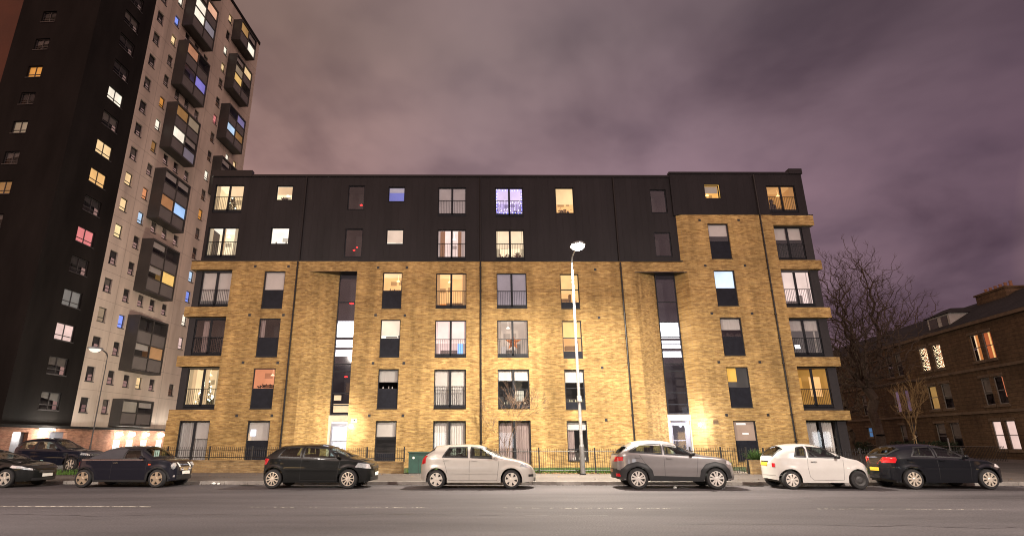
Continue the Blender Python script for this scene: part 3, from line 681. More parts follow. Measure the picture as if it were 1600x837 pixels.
m = MB(); m.box(12.725, 12.95, .96, 1.3, .1, 2.72); m.build('door_side_panel', FRAMEG, B)
# wall lamps by the doors, number plaque
BULK = glow_mat('bulkhead_glow', (.92, .94, 1.), 40)
def wall_lamp(par, x, y, z, power, col, s_=.09, n=(0, -1), mat=BULK, axis='y'):
    m = MB(); m.lathe([(.001, -.09*n[1] if False else -.08), (s_*.7, -.07), (s_, -.03), (s_, 0), (s_*1.1, .001), (s_*1.1, .03), (.001, .03)], (x, y, z), 'y', 14)
    o = m.build('wall_lamp', mat, par)
    lamp('wall_lamp_light', 'POINT', (x+n[0]*.25-.35, y+n[1]*.55+.05, z), power, col, par, .08)
wall_lamp(B, -7.10, -.04, 2.42, 260, (1., .92, .80)); wall_lamp(B, 13.25, .10, 2.46, 300, (.92, .91, 1.))
m = MB(); m.box(-7.12, -6.78, -.02, -.002, 2.62, 2.86, 0); m.build('number_plaque', pbr('plaque_cream', (.62, .52, .36), .5), B)
m = MB(); m.lathe([(.001, -.034), (.045, -.034), (.045, -.021), (.001, -.021)], (-6.93, 0, 2.75), 'y', 12); m.build('entry_lens', BLACK, B)
# vents, rainwater pipes, plinth grille
for (x, z) in ((-13.73, 12.11), (-11.65, 12.11), (-6.01, 12.03), (-4.2, 12.03), (7.68, 11.9), (14.69, 15.25), (17.24, 15.26), (14.69, 12.16), (17.22, 12.16), (-13.73, 8.99), (-11.66, 8.99), (-6.02, 8.98), (-4.22, 8.96), (7.72, 8.81), (14.72, 9.07), (17.22, 9.07), (-13.78, 6.1), (-11.71, 6.08), (-6.02, 6.05), (-4.18, 6.05), (7.71, 5.76), (14.77, 6.08), (17.25, 6.08), (-13.78, 3.03), (-11.74, 3.03), (-6.08, 3.01), (-4.12, 3.01), (7.74, 2.74), (14.83, 3.0), (17.28, 3.0)):
    m = MB(); s_ = .075; m.box(x-s_, x+s_, -.025, -.001, z-s_, z+s_); m.build('air_vent', BLACK, B)
for x, zt, zu in ((-11.07, 12.40, 18.35), (.43, 12.38, 18.35), (9.29, 12.36, 18.35), (18.65, 15.6, 18.5)):
    m = MB(); m.tube([(x, -.07, .1), (x, -.07, zt)], .05, 8); m.tube([(x, -.07 if zt > 14 else .12, zt), (x, -.02 if zt > 14 else .12, zu)], .045, 8)
    z = 1.5
    while z < zt: m.box(x-.075, x+.075, -.10, -.001, z, z+.035); z += 1.5
    m.build('drainpipe', FLASH, B, 40)
m = MB()
for i in range(4): m.box(14.0, 14.30, -.022, -.001, 2.50+i*.055, 2.54+i*.055)
m.build('wall_grille', pbr('brown_grille', (.10, .06, .035), .7), B)
# ---------------------------------------------------------------- tower block
TP = Vector((-33.53, 7.7, 0)); ta = R(4); TD = Vector((math.sin(ta), math.cos(ta), 0)); TN = Vector((math.cos(ta), -math.sin(ta), 0))
def TS(s, z, o=0): return TP+TD*s-TN*o+Vector((0, 0, z))       # side face, o = inward
def TF(s, z, o=0): return TP-TN*s+TD*o+Vector((0, 0, z))       # street face, s runs left from the corner
TW = thing('tower_block', 'high rise block of flats with pale side wall, dark end wall and projecting glazed bays', 'tower block', tuple(TP))
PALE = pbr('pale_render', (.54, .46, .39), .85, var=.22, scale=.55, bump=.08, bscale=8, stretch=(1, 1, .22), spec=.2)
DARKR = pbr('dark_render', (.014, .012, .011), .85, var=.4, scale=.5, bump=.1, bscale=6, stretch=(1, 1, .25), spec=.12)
BASEO = brick('red_brick', (.40, .19, .12), (.31, .13, .085), (.32, .24, .19))
ORNG = pbr('rust_cladding', (.11, .030, .010), .7, var=.2, scale=.4)
H = 57.3
tw = []   # (face, s, z, w, h, material or None)
Yw = lit((1., .70, .36), 1.0); Ww = lit((1., .90, .74), 1.15); Bw = lit((.25, .35, 1.), .95); Ow = lit((1., .42, .08), .6); Od = lit((.7, .36, .12), .35); Pk = lit((1., .30, .30), .75); Pp = lit((1., .72, .66), .8); Gy = lit((.5, .48, .45), .3); Lb = lit((.55, .75, 1.), .95); Cd = lit((.6, .45, .30), .4)
for z, m_ in ((51.4, None), (48.7, None), (45.9, None), (43.2, None), (40.6, None), (37.94, None), (35.02, None), (32.19, Ww), (29.58, None), (26.72, Yw), (23.89, lit((1., .58, .22), .9)), (21.24, None), (18.4, Pk), (15.78, None), (12.93, Gy), (10.12, Pp), (7.40, None), (4.67, None)):
    tw.append(('S', 4.0, z, 2.0, 1.35, m_))
for z, m_ in ((46.0, None), (43.3, None), (40.8, None), (38.02, None), (35.09, None), (32.26, Ow), (29.59, None), (26.82, Cd), (23.97, None), (21.3, Od), (18.4, None), (15.7, None), (12.9, None), (10.2, None), (7.4, None), (4.67, None)):
    tw.append(('F', 4.55, z, 1.3, 1.15, m_))
for z, m_ in ((52.0, None), (49.4, None), (46.8, None), (44.27, None), (41.63, None), (38.9, None), (36.2, None), (33.5, None), (30.95, None), (28.3, None), (25.6, Yw), (22.95, Yw), (20.3, lit((1., .78, .40), 1.05)), (17.7, None), (15.1, None), (12.4, Cd), (9.8, None), (7.2, None), (4.6, None)):
    tw.append(('S', 7.65, z, 1.0, 1.25, m_))
for z, m_ in ((51.3, None), (48.73, Ww), (46.01, Bw), (43.5, Yw), (40.9, None), (38.4, None), (35.7, Ow), (33.05, Ww), (30.5, Od), (27.9, None), (25.25, lit((1., .40, .18), .7)), (22.65, Lb), (20.1, None), (17.46, None), (14.8, None), (12.3, Bw), (9.75, None), (7.15, None), (4.6, None)):
    tw.append(('S', 10.25, z, .85, 1.2, m_))
for z in (22.5, 14.8, 7.05, 38.05, 30.2, 45.6):
    for s_ in (12.4, 14.25, 16.3):
        m_ = Yw if (z == 7.05 and s_ == 14.25) else None
        tw.append(('S', s_, z, .85, 1.1, m_))
tw.append(('S', 19.7, 6.84, .9, 1.2, None))
for z, m_ in ((54.9, Yw), (52.3, None), (49.9, Ww), (47.35, Yw), (45.0, None), (42.3, None), (39.8, Pk), (37.3, None), (34.75, None), (32.15, Ww), (29.6, None), (27.08, Ow), (24.7, None), (22.3, None), (19.5, Lb), (17.15, Bw), (14.5, Ww), (11.9, Pp)):
    tw.append(('S', 20.15, z, .9, 1.25, m_))
tw += [('S', 24.1, 36.5, .9, 1.2, Ww), ('S', 26.1, 36.5, .9, 1.2, Yw)]
opS = [(s-w/2, s+w/2, z-h/2, z+h/2) for f, s, z, w, h, m in tw if f == 'S']; opF = [(s-w/2, s+w/2, z-h/2, z+h/2) for f, s, z, w, h, m in tw if f == 'F']
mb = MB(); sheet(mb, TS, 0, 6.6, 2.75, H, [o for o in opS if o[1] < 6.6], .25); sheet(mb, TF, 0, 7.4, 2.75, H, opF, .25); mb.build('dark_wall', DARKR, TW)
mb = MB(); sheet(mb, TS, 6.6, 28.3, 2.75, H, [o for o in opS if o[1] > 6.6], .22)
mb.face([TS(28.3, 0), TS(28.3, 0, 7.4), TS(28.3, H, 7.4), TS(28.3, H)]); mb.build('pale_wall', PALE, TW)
mb = MB()
for k in range(20): z = 5.85+k*2.61; mb.box(6.62, 28.3, -.006, -.002, z, z+.03, M=lambda s, o, z: TS(s, z, o))
for s_ in (9.0, 17.8, 22.9): mb.box(s_, s_+.03, -.009, -.0065, 2.8, H, M=lambda s, o, z: TS(s, z, o))
mb.build('render_joints', pbr('joint_grey', (.30, .26, .23), .9), TW)
mb = MB()
sheet(mb, TS, 0, 28.3, 0, 2.75, [(1.2, 2.6, .1, 2.3), (4.6, 6.4, .1, 2.35)], .3); sheet(mb, TF, 0, 7.4, 0, 2.75, [], .2); mb.build('base_wall', BASEO, TW)
mb = MB(); mb.box(0, 28.5, -.35, -.005, 2.62, 2.82, M=lambda s, o, z: TS(s, z, o)); mb.box(-.35, 7.4, -.35, -.005, 2.625, 2.825, M=lambda s, o, z: TF(s, z, o)); mb.build('canopy_edge', DARKR, TW)
mb = MB(); mb.face([TS(-.1, H), TS(28.4, H), TS(28.4, H, 7.4), TS(-.1, H, 7.4)]); mb.box(-.1, 28.4, -.08, .2, H+.01, H+.5, M=lambda s, o, z: TS(s, z, o)); mb.build('roof', DARKR, TW)
mb = MB(); mb.box(7.45, 15, 1.5, 12, 0, H-2, M=lambda s, o, z: TF(s, z, o)); mb.build('rust_clad_wing', ORNG, TW)
mb = MB(); mb.box(1.25, 2.55, .30, .34, .1, 2.3, M=lambda s, o, z: TS(s, z, o)); mb.box(4.65, 6.35, .30, .34, .1, 2.35, M=lambda s, o, z: TS(s, z, o)); mb.build('door', FRAMEG, TW)
TGLASS = glass('old_window_glass', (1, 1, 1), .35); TBLIND = pbr('dim_net', (.13, .12, .11), .9)
DARKG = pbr('dark_glass', (.03, .028, .03), .08, var=.3, scale=.5)
for f, s, z, w_, h_, m_ in tw:
    Mx = TS if f == 'S' else TF; a, b, c, d = s-w_/2, s+w_/2, z-h_/2, z+h_/2; e = .05; q = lambda s_, o, z_: Mx(s_, z_, o)
    mb = MB(); o0, o1 = .13, .20
    for (x0, x1, z0, z1) in ((a, a+e, c, d), (b-e, b, c, d), (a+e, b-e, c, c+e), (a+e, b-e, d-e, d), (a+e, b-e, c+h_*.27, c+h_*.27+e)): mb.box(x0, x1, o0, o1, z0, z1, M=q)
    if w_ > 1.05: mb.box((a+b)/2-.03, (a+b)/2+.03, o0+.003, o1-.003, c+e, d-e, M=q)
    mb.box(a-.03, b+.03, -.05, o0-.004, c-.07, c-.004, M=q)
    W = mb.build('window', pbr('tower_frame', (.05, .045, .045), .5), TW)
    g = MB(); g.face([Mx(a+e, c+e, .165), Mx(b-e, c+e, .165), Mx(b-e, d-e, .165), Mx(a+e, d-e, .165)])
    if m_: g.face([Mx(a, c, .21), Mx(b, c, .21), Mx(b, d, .21), Mx(a, d, .21)], 1)
    else:
        g.face([Mx(a, c, .60), Mx(b, c, .60), Mx(b, d, .60), Mx(a, d, .60)], 1)
        g.face([Mx(a, c+h_*rnd.choice((.4, .55, .7)), .24), Mx(b, c+h_*.5, .24), Mx(b, d, .24), Mx(a, d, .24)], 2 if rnd.random() < .45 else 1)
    g.build('pane', [TGLASS, m_ or DARKROOM, TBLIND], W)
# projecting bays, two storeys each
BAYF = pbr('bay_metal', (.060, .055, .050), .55, metal=.2, var=.15, scale=.6); BAYP = pbr('bay_panel', (.17, .155, .145), .6, var=.12, scale=.7)
def bay(s0, s1, z0, z1, cells, rows=4, D_=1.2):
    q = lambda s, o, z: TS(s, z, o); mb = MB()
    mb.box(s0, s0+.12, -D_, -.004, z0, z1, M=q); mb.box(s1-.12, s1, -D_, -.004, z0, z1, M=q); mb.box(s0+.12, s1-.12, -D_, -.004, z0, z0+.16, M=q); mb.box(s0+.12, s1-.12, -D_, -.004, z1-.16, z1, M=q)
    mb.box((s0+s1)/2-.06, (s0+s1)/2+.06, -D_+.02, -D_+.14, z0+.16, z1-.16, M=q)
    hz = (z1-z0-.32)/rows
    for r_ in range(1, rows): mb.box(s0+.12, s1-.12, -D_+.03, -D_+.13, z0+.16+r_*hz-.05, z0+.16+r_*hz+.05, M=q)
    Bq = mb.build('bay', BAYF, TW); g = MB(); p = MB(); g.face([TS(s0+.12, z0+.16, -D_+.08), TS(s1-.12, z0+.16, -D_+.08), TS(s1-.12, z1-.16, -D_+.08), TS(s0+.12, z1-.16, -D_+.08)])
    mats = [TGLASS]
    for r_ in range(rows):
        for c_ in range(2):
            a, b = (s0+.12, (s0+s1)/2-.06) if c_ == 0 else ((s0+s1)/2+.06, s1-.12); z_0, z_1 = z0+.16+r_*hz+.05, z0+.16+(r_+1)*hz-.05
            m_ = cells.get((r_, c_))
            if m_ is None and r_ % 2 == 0: p.box(a, b, -D_+.09, -D_+.12, z_0, z_1, M=q)
            else:
                mm = m_ or DARKROOM
                if mm not in mats: mats.append(mm)
                k = mats.index(mm); dp = .16 if m_ else .7
                g.face([TS(a, z_0, -D_+dp), TS(b, z_0, -D_+dp), TS(b, z_1, -D_+dp), TS(a, z_1, -D_+dp)], k)
                if not m_: 
                    if NET not in mats: mats.append(NET)
                    if rnd.random() < .6: g.face([TS(a, z_0+(z_1-z_0)*.5, -D_+.2), TS(b, z_0+(z_1-z_0)*.5, -D_+.2), TS(b, z_1, -D_+.2), TS(a, z_1, -D_+.2)], mats.index(NET))
    g.build('glazing', mats, Bq)
    if p.v: p.build('infill_panel', BAYP, Bq)
bay(11.0, 15.6, 2.95, 5.35, {(1, 0): lit((.6, .5, .38), .3)}, 2, 1.0)
bay(11.0, 15.6, 7.9, 13.1, {(1, 1): lit((.8, .42, .18), .42)})
bay(11.0, 15.6, 15.5, 20.8, {(1, 1): lit((1., .62, .18), .85)})
bay(11.0, 15.6, 23.0, 28.5, {(1, 0): lit((.75, .34, .14), .45), (1, 1): lit((.40, .62, 1.), 1.0), (0, 1): BAYP})
bay(11.0, 15.6, 30.9, 36.3, {(1, 0): Ww, (0, 1): lit((.40, .34, .42), .35), (3, 0): Od, (3, 1): Cd})
bay(11.0, 15.6, 38.5, 44.2, {(1, 1): lit((.30, .26, .80), .75), (3, 0): lit((.8, .36, .2), .5)})
bay(11.0, 15.6, 46.2, 51.9, {(1, 0): Ww, (2, 0): Ww, (3, 1): lit((1., .55, .36), .8), (1, 1): lit((.5, .45, .52), .42)})
bay(11.0, 15.6, 53.6, 56.9, {(1, 1): lit((1., .5, .3), .5)}, 2)
bay(20.9, 25.3, 30.2, 35.2, {(1, 0): Yw})
bay(20.9, 25.3, 37.7, 42.6, {(1, 0): Lb, (3, 1): lit((.35, .30, .62), .5), (1, 1): Od})
bay(20.9, 25.3, 44.9, 50.1, {(1, 0): lit((1., .62, .2), .8), (3, 1): Yw, (2, 0): Cd})
bay(20.9, 25.3, 52.3, 55.5, {(1, 0): lit((.8, .45, .16), .5), (0, 1): Ww}, 2)
# lamps over the ground floor entrances
for s_ in (12.5, 14.3, 16.4, 18.9):
    p = TS(s_, 2.22, -.14); mb = MB(); mb.lathe([(.001, -.17), (.19, -.12), (.33, 0), (.24, .16), (.001, .22)], p, 'z', 16); mb.build('wall_lamp', glow_mat('entrance_globe', (.98, .97, .88), 30), TW)
    pl = TS(s_, 2.0, -.9); lamp('entrance_light', 'POINT', pl, 230, (1., .95, .84), TW, .2)
    mb = MB(); mb.box(s_-.42, s_+.42, -.03, -.004, .1, 1.75, M=lambda s, o, z: TS(s, z, o)); mb.build('lit_door', lit((1., .98, .86), 1.5), TW)
p = TS(3.96, 2.50, -.30); mb = MB(); mb.box(3.3, 4.6, -.42, -.2, 2.45, 2.58, M=lambda s, o, z: TS(s, z, o)); mb.build('canopy_lamp', glow_mat('canopy_glow', (.95, .97, .92), 14), TW)
lamp('canopy_light', 'POINT', TS(3.9, 2.2, -1.0), 600, (1., .95, .84), TW, .25)
street_lamp(-23.2, 2.0, 6.75, 'slim pale lamp post in front of the high rise, shorter than the bright one', -1, .7, 0, 'street lamps', (1., .84, .60), .3, False, lens=DIMLENS, k=.5, steel=pbr('weathered_steel', (.085, .08, .078), .6, metal=.3))
street_lamp(-19.2, 17, 7.4, 'unseen yard lamp added behind the flats to light the pale side of the high rise', -1, .8, 0, 'street lamps', lens=DIMLENS, box_=False)
lamp('yard_light', 'POINT', (-19.6, 16.2, 7.6), 3600, (1., .86, .68), None, .25)  # unseen light added to brighten the tower's pale face

street_lamp(30.6, 21.5, 7.2, 'unseen side street lamp added round the corner to light the tenement', 1, .8, 0, 'street lamps', lens=DIMLENS, box_=False)
lamp('side_street_light', 'POINT', (31.2, 21.5, 7.4), 560, (1., .78, .52), None, .2)  # unseen light added to warm up the tenement front
# ---------------------------------------------------------------- tenement on the side street
QP = Vector((41.8, 11.7, 0)); qb = R(8); QE = Vector((math.sin(qb), math.cos(qb), 0)); QM = Vector((-math.cos(qb), math.sin(qb), 0))
def TQ(s, z, o=0): return QP+QE*s-QM*o+Vector((0, 0, z))
TT = thing('tenement_building', 'dark stone tenement with slate roof, dormer and chimney on the side street', 'tenement', tuple(QP))
STONE = brick('sandstone', (.125, .083, .050), (.100, .067, .041), (.080, .054, .036), .3, 4.2)
SLATE = brick('slate', (.035, .034, .036), (.026, .026, .028), (.015, .015, .016), .3, 2.6)
lt = lambda c, s=1: lit(c, s)
pr = []
WPOS = [(.28, 1.38), (-1.15, -.05), (5.15, 6.5), (7.1, 8.5), (11.4, 12.5), (13.1, 14.2), (17.8, 18.9), (19.5, 20.6), (24.5, 25.6), (26.2, 27.3), (-7.4, -6.2), (-9.1, -7.9)]
lit_at = {(0, 2): ('curt', lt((1., .36, .10), .52), lt((1., .66, .36), .95)), (1, 2): ('curt', lt((.9, .22, .07), .42), lt((1., .62, .22), .9)), (3, 2): ('lights', lt((1., .62, .38), .85)), (2, 2): ('lights', lt((1., .60, .40), .7)),
          (1, 1): ('slit', lt((1., .30, .14), .7)), (0, 0): ('full', lt((1., .72, .64), .92)), (1, 0): ('full', lt((1., .72, .64), .92)), (3, 1): ('half', lt((.9, .52, .16), .36)), (5, 1): ('half', lt((.42, .26, .42), .35)), (4, 1): ('half', lt((.32, .2, .34), .3)),
          (6, 0): ('full', glow_mat('bright_window', (.95, .97, 1.), 1.6)), (7, 0): ('full', lt((.12, .30, .62), .5))}
ops = []
for i, (a, b) in enumerate(WPOS):
    for fl, (z0, z1) in enumerate(((.82, 3.0), (4.25, 6.42), (7.8, 9.98))):
        if i in (6, 7) and fl == 0: z0, z1 = 1.85, 2.9
        ops.append((a, b, z0, z1, i, fl))
mb = MB(); sheet(mb, TQ, -22, 34, 0, 10.75, [o[:4] for o in ops], .22)
mb.face([TQ(-22, 0), TQ(-22, 0, 10), TQ(-22, 10.75, 10), TQ(-22, 10.75)]); mb.face([TQ(34, 0), TQ(34, 0, 10), TQ(34, 10.75, 10), TQ(34, 10.75)])
mb.box(-22, 34, 10, 10.2, 0, 10.75, M=lambda s, o, z: TQ(s, z, o)); mb.build('wall', STONE, TT)
mb = MB(); q = lambda s, o, z: TQ(s, z, o)
for z in (3.62, 7.05): mb.box(-22.05, 34.05, -.14, -.004, z, z+.22, M=q)
mb.box(-22.2, 34.2, -.32, -.004, 10.72, 10.98, M=q)
for a, b, z0, z1, i, fl in ops: mb.box(a-.12, b+.12, -.10, -.004, z0-.2, z0-.004, M=q); mb.box(a-.1, b+.1, -.06, -.004, z1+.004, z1+.22, M=q)
mb.build('stone_trim', pbr('stone_trim', (.12, .082, .052), .85, var=.25, scale=2, bump=.2), TT)
mb = MB(); P = [(-.33, 10.985), (4.2, 13.65), (5.6, 13.65), (10.3, 10.9)]
for (o0, z0), (o1, z1) in zip(P, P[1:]): mb.face([TQ(-22.2, z0, o0), TQ(34.2, z0, o0), TQ(34.2, z1, o1), TQ(-22.2, z1, o1)])
for s_ in (-22.2, 34.2): mb.face([TQ(s_, z, o) for o, z in P])
mb.build('roof', SLATE, TT)
mb = MB(); mb.box(.8, 4.3, 3.4, 5.0, 12.6, 13.95, M=q); mb.box(.7, 4.4, 3.3, 5.1, 13.95, 14.1, M=q); ch = mb.build('chimney', STONE, TT)
for k in range(6):
    p = TQ(1.1+k*.58, 14.1, 4.2); mb = MB(); mb.lathe([(.13, 0), (.10, .4), (.13, .42), (.12, .5), (.09, .5)], p, 'z', 10); mb.build('chimney_pot', pbr('clay_pot', (.25, .12, .07), .8), ch)
# dormer
mb = MB(); mb.box(3.9, 6.95, .55, 3.4, 11.2, 12.5, M=q); dm = mb.build('dormer', pbr('dormer_timber', (.40, .38, .35), .6), TT)
mb = MB(); mb.face([TQ(3.65, 12.5, .3), TQ(7.2, 12.5, .3), TQ(6.0, 13.15, 1.5), TQ(4.85, 13.15, 1.5)]); mb.face([TQ(3.65, 12.5, .3), TQ(4.85, 13.15, 1.5), TQ(4.85, 13.15, 4), TQ(3.65, 12.5, 3.5)]); mb.face([TQ(7.2, 12.5, .3), TQ(7.2, 12.5, 3.5), TQ(6.0, 13.15, 4), TQ(6.0, 13.15, 1.5)]); mb.build('dormer_roof', SLATE, dm)
for a, b in ((4.15, 4.95), (5.55, 6.65)): mb = MB(); mb.box(a, b, .5, .548, 11.4, 12.35, M=q); mb.build('dormer_pane', DARKG, dm)
FR = pbr('sash_paint', (.20, .18, .16), .5)
for a, b, z0, z1, i, fl in ops:
    mb = MB(); e = .07; zm = (z0+z1)/2
    for (x0, x1, c, d) in ((a, a+e, z0, z1), (b-e, b, z0, z1), (a+e, b-e, z0, z0+e), (a+e, b-e, z1-e, z1), (a+e, b-e, zm-.03, zm+.03)): mb.box(x0, x1, .12, .18, c, d, M=q)
    W = mb.build('window', FR, TT); g = MB(); g.face([TQ(a+e, z0+e, .15), TQ(b-e, z0+e, .15), TQ(b-e, z1-e, .15), TQ(a+e, z1-e, .15)]); g.build('pane', TGLASS, W)
    L_ = lit_at.get((i, fl)); r_ = MB()
    def bk(u0, u1, v0, v1, o, k): r_.face([TQ(a+(b-a)*u0, z0+(z1-z0)*v0, o), TQ(a+(b-a)*u1, z0+(z1-z0)*v0, o), TQ(a+(b-a)*u1, z0+(z1-z0)*v1, o), TQ(a+(b-a)*u0, z0+(z1-z0)*v1, o)], k)
    if not L_: bk(0, 1, 0, 1, .7, 0); bk(0, 1, rnd.choice((.4, .6)), 1, .24, 1); r_.build('room', [DARKROOM, pbr('dim_blind', (.16, .14, .12), .9)], W)
    elif L_[0] == 'full': bk(0, 1, 0, 1, .23, 0); r_.build('blind', L_[1], W)
    elif L_[0] == 'half': bk(0, 1, 0, 1, .5, 1); bk(.3, .95, .05, .95, .3, 0); r_.build('room', [L_[1], DARKROOM], W)
    elif L_[0] == 'slit': bk(0, 1, 0, 1, .5, 1); bk(.12, .45, .25, 1, .3, 0); r_.build('room', [L_[1], DARKROOM], W)
    elif L_[0] == 'curt':
        bk(0, 1, 0, 1, .45, 1); r_.build('room', [L_[2]]*2, W); c_ = MB()
        for u0, u1 in ((.0, .62),) if i == 0 else ((.0, .42), (.62, 1.)):
            n_ = 18; c_.grid([[TQ(a+(b-a)*(u0+(u1-u0)*k/n_), zz, .27+.03*math.sin(k*1.4)) for k in range(n_+1)] for zz in (z0, z1)])
        c_.build('curtain', L_[1], W)
    elif L_[0] == 'lights':
        bk(0, 1, 0, 1, .5, 0); r_.build('room', lit((.75, .36, .2), .5), W); c_ = MB()
        for k in range(22):
            pts = []; u = a+(b-a)*k/21
            s0_, zt = u, z1
            for v in range(7):
                pp = TQ(u+rnd.uniform(-.05, .05), z1-(z1-z0)*(v+rnd.random())/7, .26); c_.lathe([(.001, -.035), (.03, 0), (.001, .035)], pp, 'z', 6)
        c_.build('fairy_lights', glow_mat('fairy_warm', (1., .72, .42), 4), W)
# ---------------------------------------------------------------- parked cars
def interp(pts, x):
    if x <= pts[0][0]: return pts[0][1]
    for (a, b), (c, d) in zip(pts, pts[1:]):
        if x <= c: return b+(d-b)*(x-a)/(c-a) if c > a else d
    return pts[-1][1]
def smooth_curve(pts, n=8):
    """catmull-rom through (x,z) points, x kept increasing"""
    out = []
    P = [pts[0]]+list(pts)+[pts[-1]]
    for i in range(1, len(P)-2):
        p0, p1, p2, p3 = P[i-1:i+3]
        for k in range(n):
            t = k/n
            f = lambda a, b, c, d: .5*((2*b)+(-a+c)*t+(2*a-5*b+4*c-d)*t*t+(-a+3*b-3*c+d)*t**3)
            out.append((f(p0[0], p1[0], p2[0], p3[0]), f(p0[1], p1[1], p2[1], p3[1])))
    out.append(pts[-1]); res = [out[0]]
    for q in out[1:]:
        if q[0] > res[-1][0]+1e-4: res.append(q)
    return res
class Car: pass
def make_car(label, spec, loc, rz, group='cars parked along the kerb'):
    c = Car(); S = spec
    T = thing('parked_car', label, 'car', loc, group, local=True, rz=rz)
    W, wb, r = S['W'], S['wb'], S['r']; x0, x1 = -S['ro'], wb+S['fo']; xm, hl = (x0+x1)/2, (x1-x0)/2
    top = smooth_curve(S['top']); belt = S['belt']; sill = S.get('sill', .21); Ra = r+S.get('gap', .06); tum = S.get('tum', .17); pe = S.get('p', 5.); pn = S.get('pn', 9); pm = S.get('pm', 2.4)
    def zt(x): return interp(top, x)
    def zb(x): return min(interp(belt, x), zt(x)-.05)
    def z0(x):
        z = sill+max(0, (x-(x1-.5))*.10)+max(0, ((x0+.5)-x)*.22)
        for xw in (0, wb):
            d = abs(x-xw)
            if d < Ra: z = max(z, r+math.sqrt(max(0, Ra*Ra-d*d)))
        return min(z, zb(x)-.03)
    def plan(x):
        u = min(.99999, abs((x-xm)/hl)); return W*(1-u**pn)**(1/pm)
    def half(x, z):
        w_ = plan(x); b = zb(x); t_ = zt(x)
        if z <= b:
            s_ = max(0, (z-.15)/(b-.15)); f = 1-.075*(1-s_)**2.2-.028*s_**3
            # a soft crease along the flank
            f += .012*math.exp(-((z-.66)/.09)**2)
            for xw in (0, wb):
                d = math.hypot(x-xw, z-r)
                if d < Ra+.12: f += .014*max(0, 1-abs(d-Ra-.03)/.09)
            return w_*f
        s_ = min(1, (z-b)/max(1e-4, t_-b)); H_ = max(0, t_-b); tt = tum*min(1, H_/.38)
        return w_*.972*(1-tt*s_)*max(0, 1-s_**pe)**.5
    def ztop_at(x, y):
        b, t_ = zb(x), zt(x); lo, hi = b, t_
        if half(x, b) <= abs(y): return b
        for _ in range(26):
            m_ = (lo+hi)/2
            if half(x, m_) > abs(y): lo = m_
            else: hi = m_
        return lo
    def xend(sgn, y, z):
        """x of the front (sgn 1) or rear (-1) face at lateral y, height z"""
        a = x1 if sgn > 0 else x0; b_ = xm
        for _ in range(40):
            m_ = (a+b_)/2
            if zt(m_) >= z+.004 and half(m_, z) > abs(y): b_ = m_
            else: a = m_
        return b_
    c.half, c.zt, c.zb, c.x0, c.x1, c.xend, c.ztop_at = half, zt, zb, x0, x1, xend, ztop_at
    wins = S['wins']; wsx = S['ws']; rsx = S.get('rs')
    def in_poly(P, x, z):
        k = False; j = len(P)-1
        for i in range(len(P)):
            if (P[i][1] > z) != (P[j][1] > z) and x < (P[j][0]-P[i][0])*(z-P[i][1])/(P[j][1]-P[i][1])+P[i][0]: k = not k
            j = i
        return k
    polys = [[(a, b) for a, b in bo]+[(a, b) for a, b in to[::-1]] for bo, to in wins]
    def top_ymax(x, f=.86): return half(x, zb(x))*f*(1-tum*.55)
    # ---- body shell
    xs = [xm-hl*math.cos(math.pi*i/10)*1. for i in range(0)]
    xs = [x0+.0015+(x1-x0-.003)*i/118 for i in range(119)]
    for e in (.004, .012, .025, .045, .07, .1): xs += [x0+e, x1-e]
    for xw in (0, wb):
        for q in range(15): xs.append(xw-Ra*math.cos(math.pi*q/14)*(1 if q not in (0, 14) else 1.0005))
        xs += [xw-Ra*.999, xw+Ra*.999, xw-Ra*1.004, xw+Ra*1.004]
    for P in polys: xs += [min(q[0] for q in P)+.001, max(q[0] for q in P)-.001]
    xs = sorted(xs); xs = [a for i, a in enumerate(xs) if i == 0 or a-xs[i-1] > .0012]
    NB, NT = 12, 20; mb = MB()
    def section(x, sgn):
        a, b, t_ = z0(x), zb(x), zt(x); row = []
        for j in range(NB): 
            z = a+(b-a)*j/NB; row.append((x, sgn*half(x, z), z))
        for j in range(NT+1):
            s_ = j/NT
            if s_ < .55: z = b+(t_-b)*(s_/.55)*.86; row.append((x, sgn*half(x, z), z))
            else:
                k = (s_-.55)/.45; zz = b+(t_-b)*.86; y = half(x, zz)*(1-k); row.append((x, sgn*y, ztop_at(x, y) if j < NT else t_))
        return row
    for sgn in (-1, 1):
        rows = [section(x, sgn) for x in xs]; k0 = len(mb.v); nj = len(rows[0])
        for r_ in rows: mb.v += r_
        for i in range(len(rows)-1):
            for j in range(nj-1):
                q = [rows[i][j], rows[i+1][j], rows[i+1][j+1], rows[i][j+1]]; cx = sum(p[0] for p in q)/4; cyy = abs(sum(p[1] for p in q)/4); cz = sum(p[2] for p in q)/4
                if j >= NB-1 and cyy > half(cx, zb(cx))*.60 and any(in_poly(P, cx, cz) for P in polys): continue
                if j > NB and wsx[0] < cx < wsx[1] and cyy < top_ymax(cx): 
                    if cz > zb(cx)+.03: continue
                if rsx and j > NB and rsx[0] < cx < rsx[1] and cyy < top_ymax(cx, .84) and cz > zb(cx)+.02: continue
                f = (k0+i*nj+j, k0+(i+1)*nj+j, k0+(i+1)*nj+j+1, k0+i*nj+j+1); mb.f.append(f if sgn < 0 else f[::-1]); mb.mi.append(0)
    for x in (xs[0], xs[-1]):
        a, b = section(x, -1), section(x, 1)
        for j in range(len(a)-1): mb.face([a[j], b[j], b[j+1], a[j+1]])
    body = mb.build('body', S['paint'], T, 38)
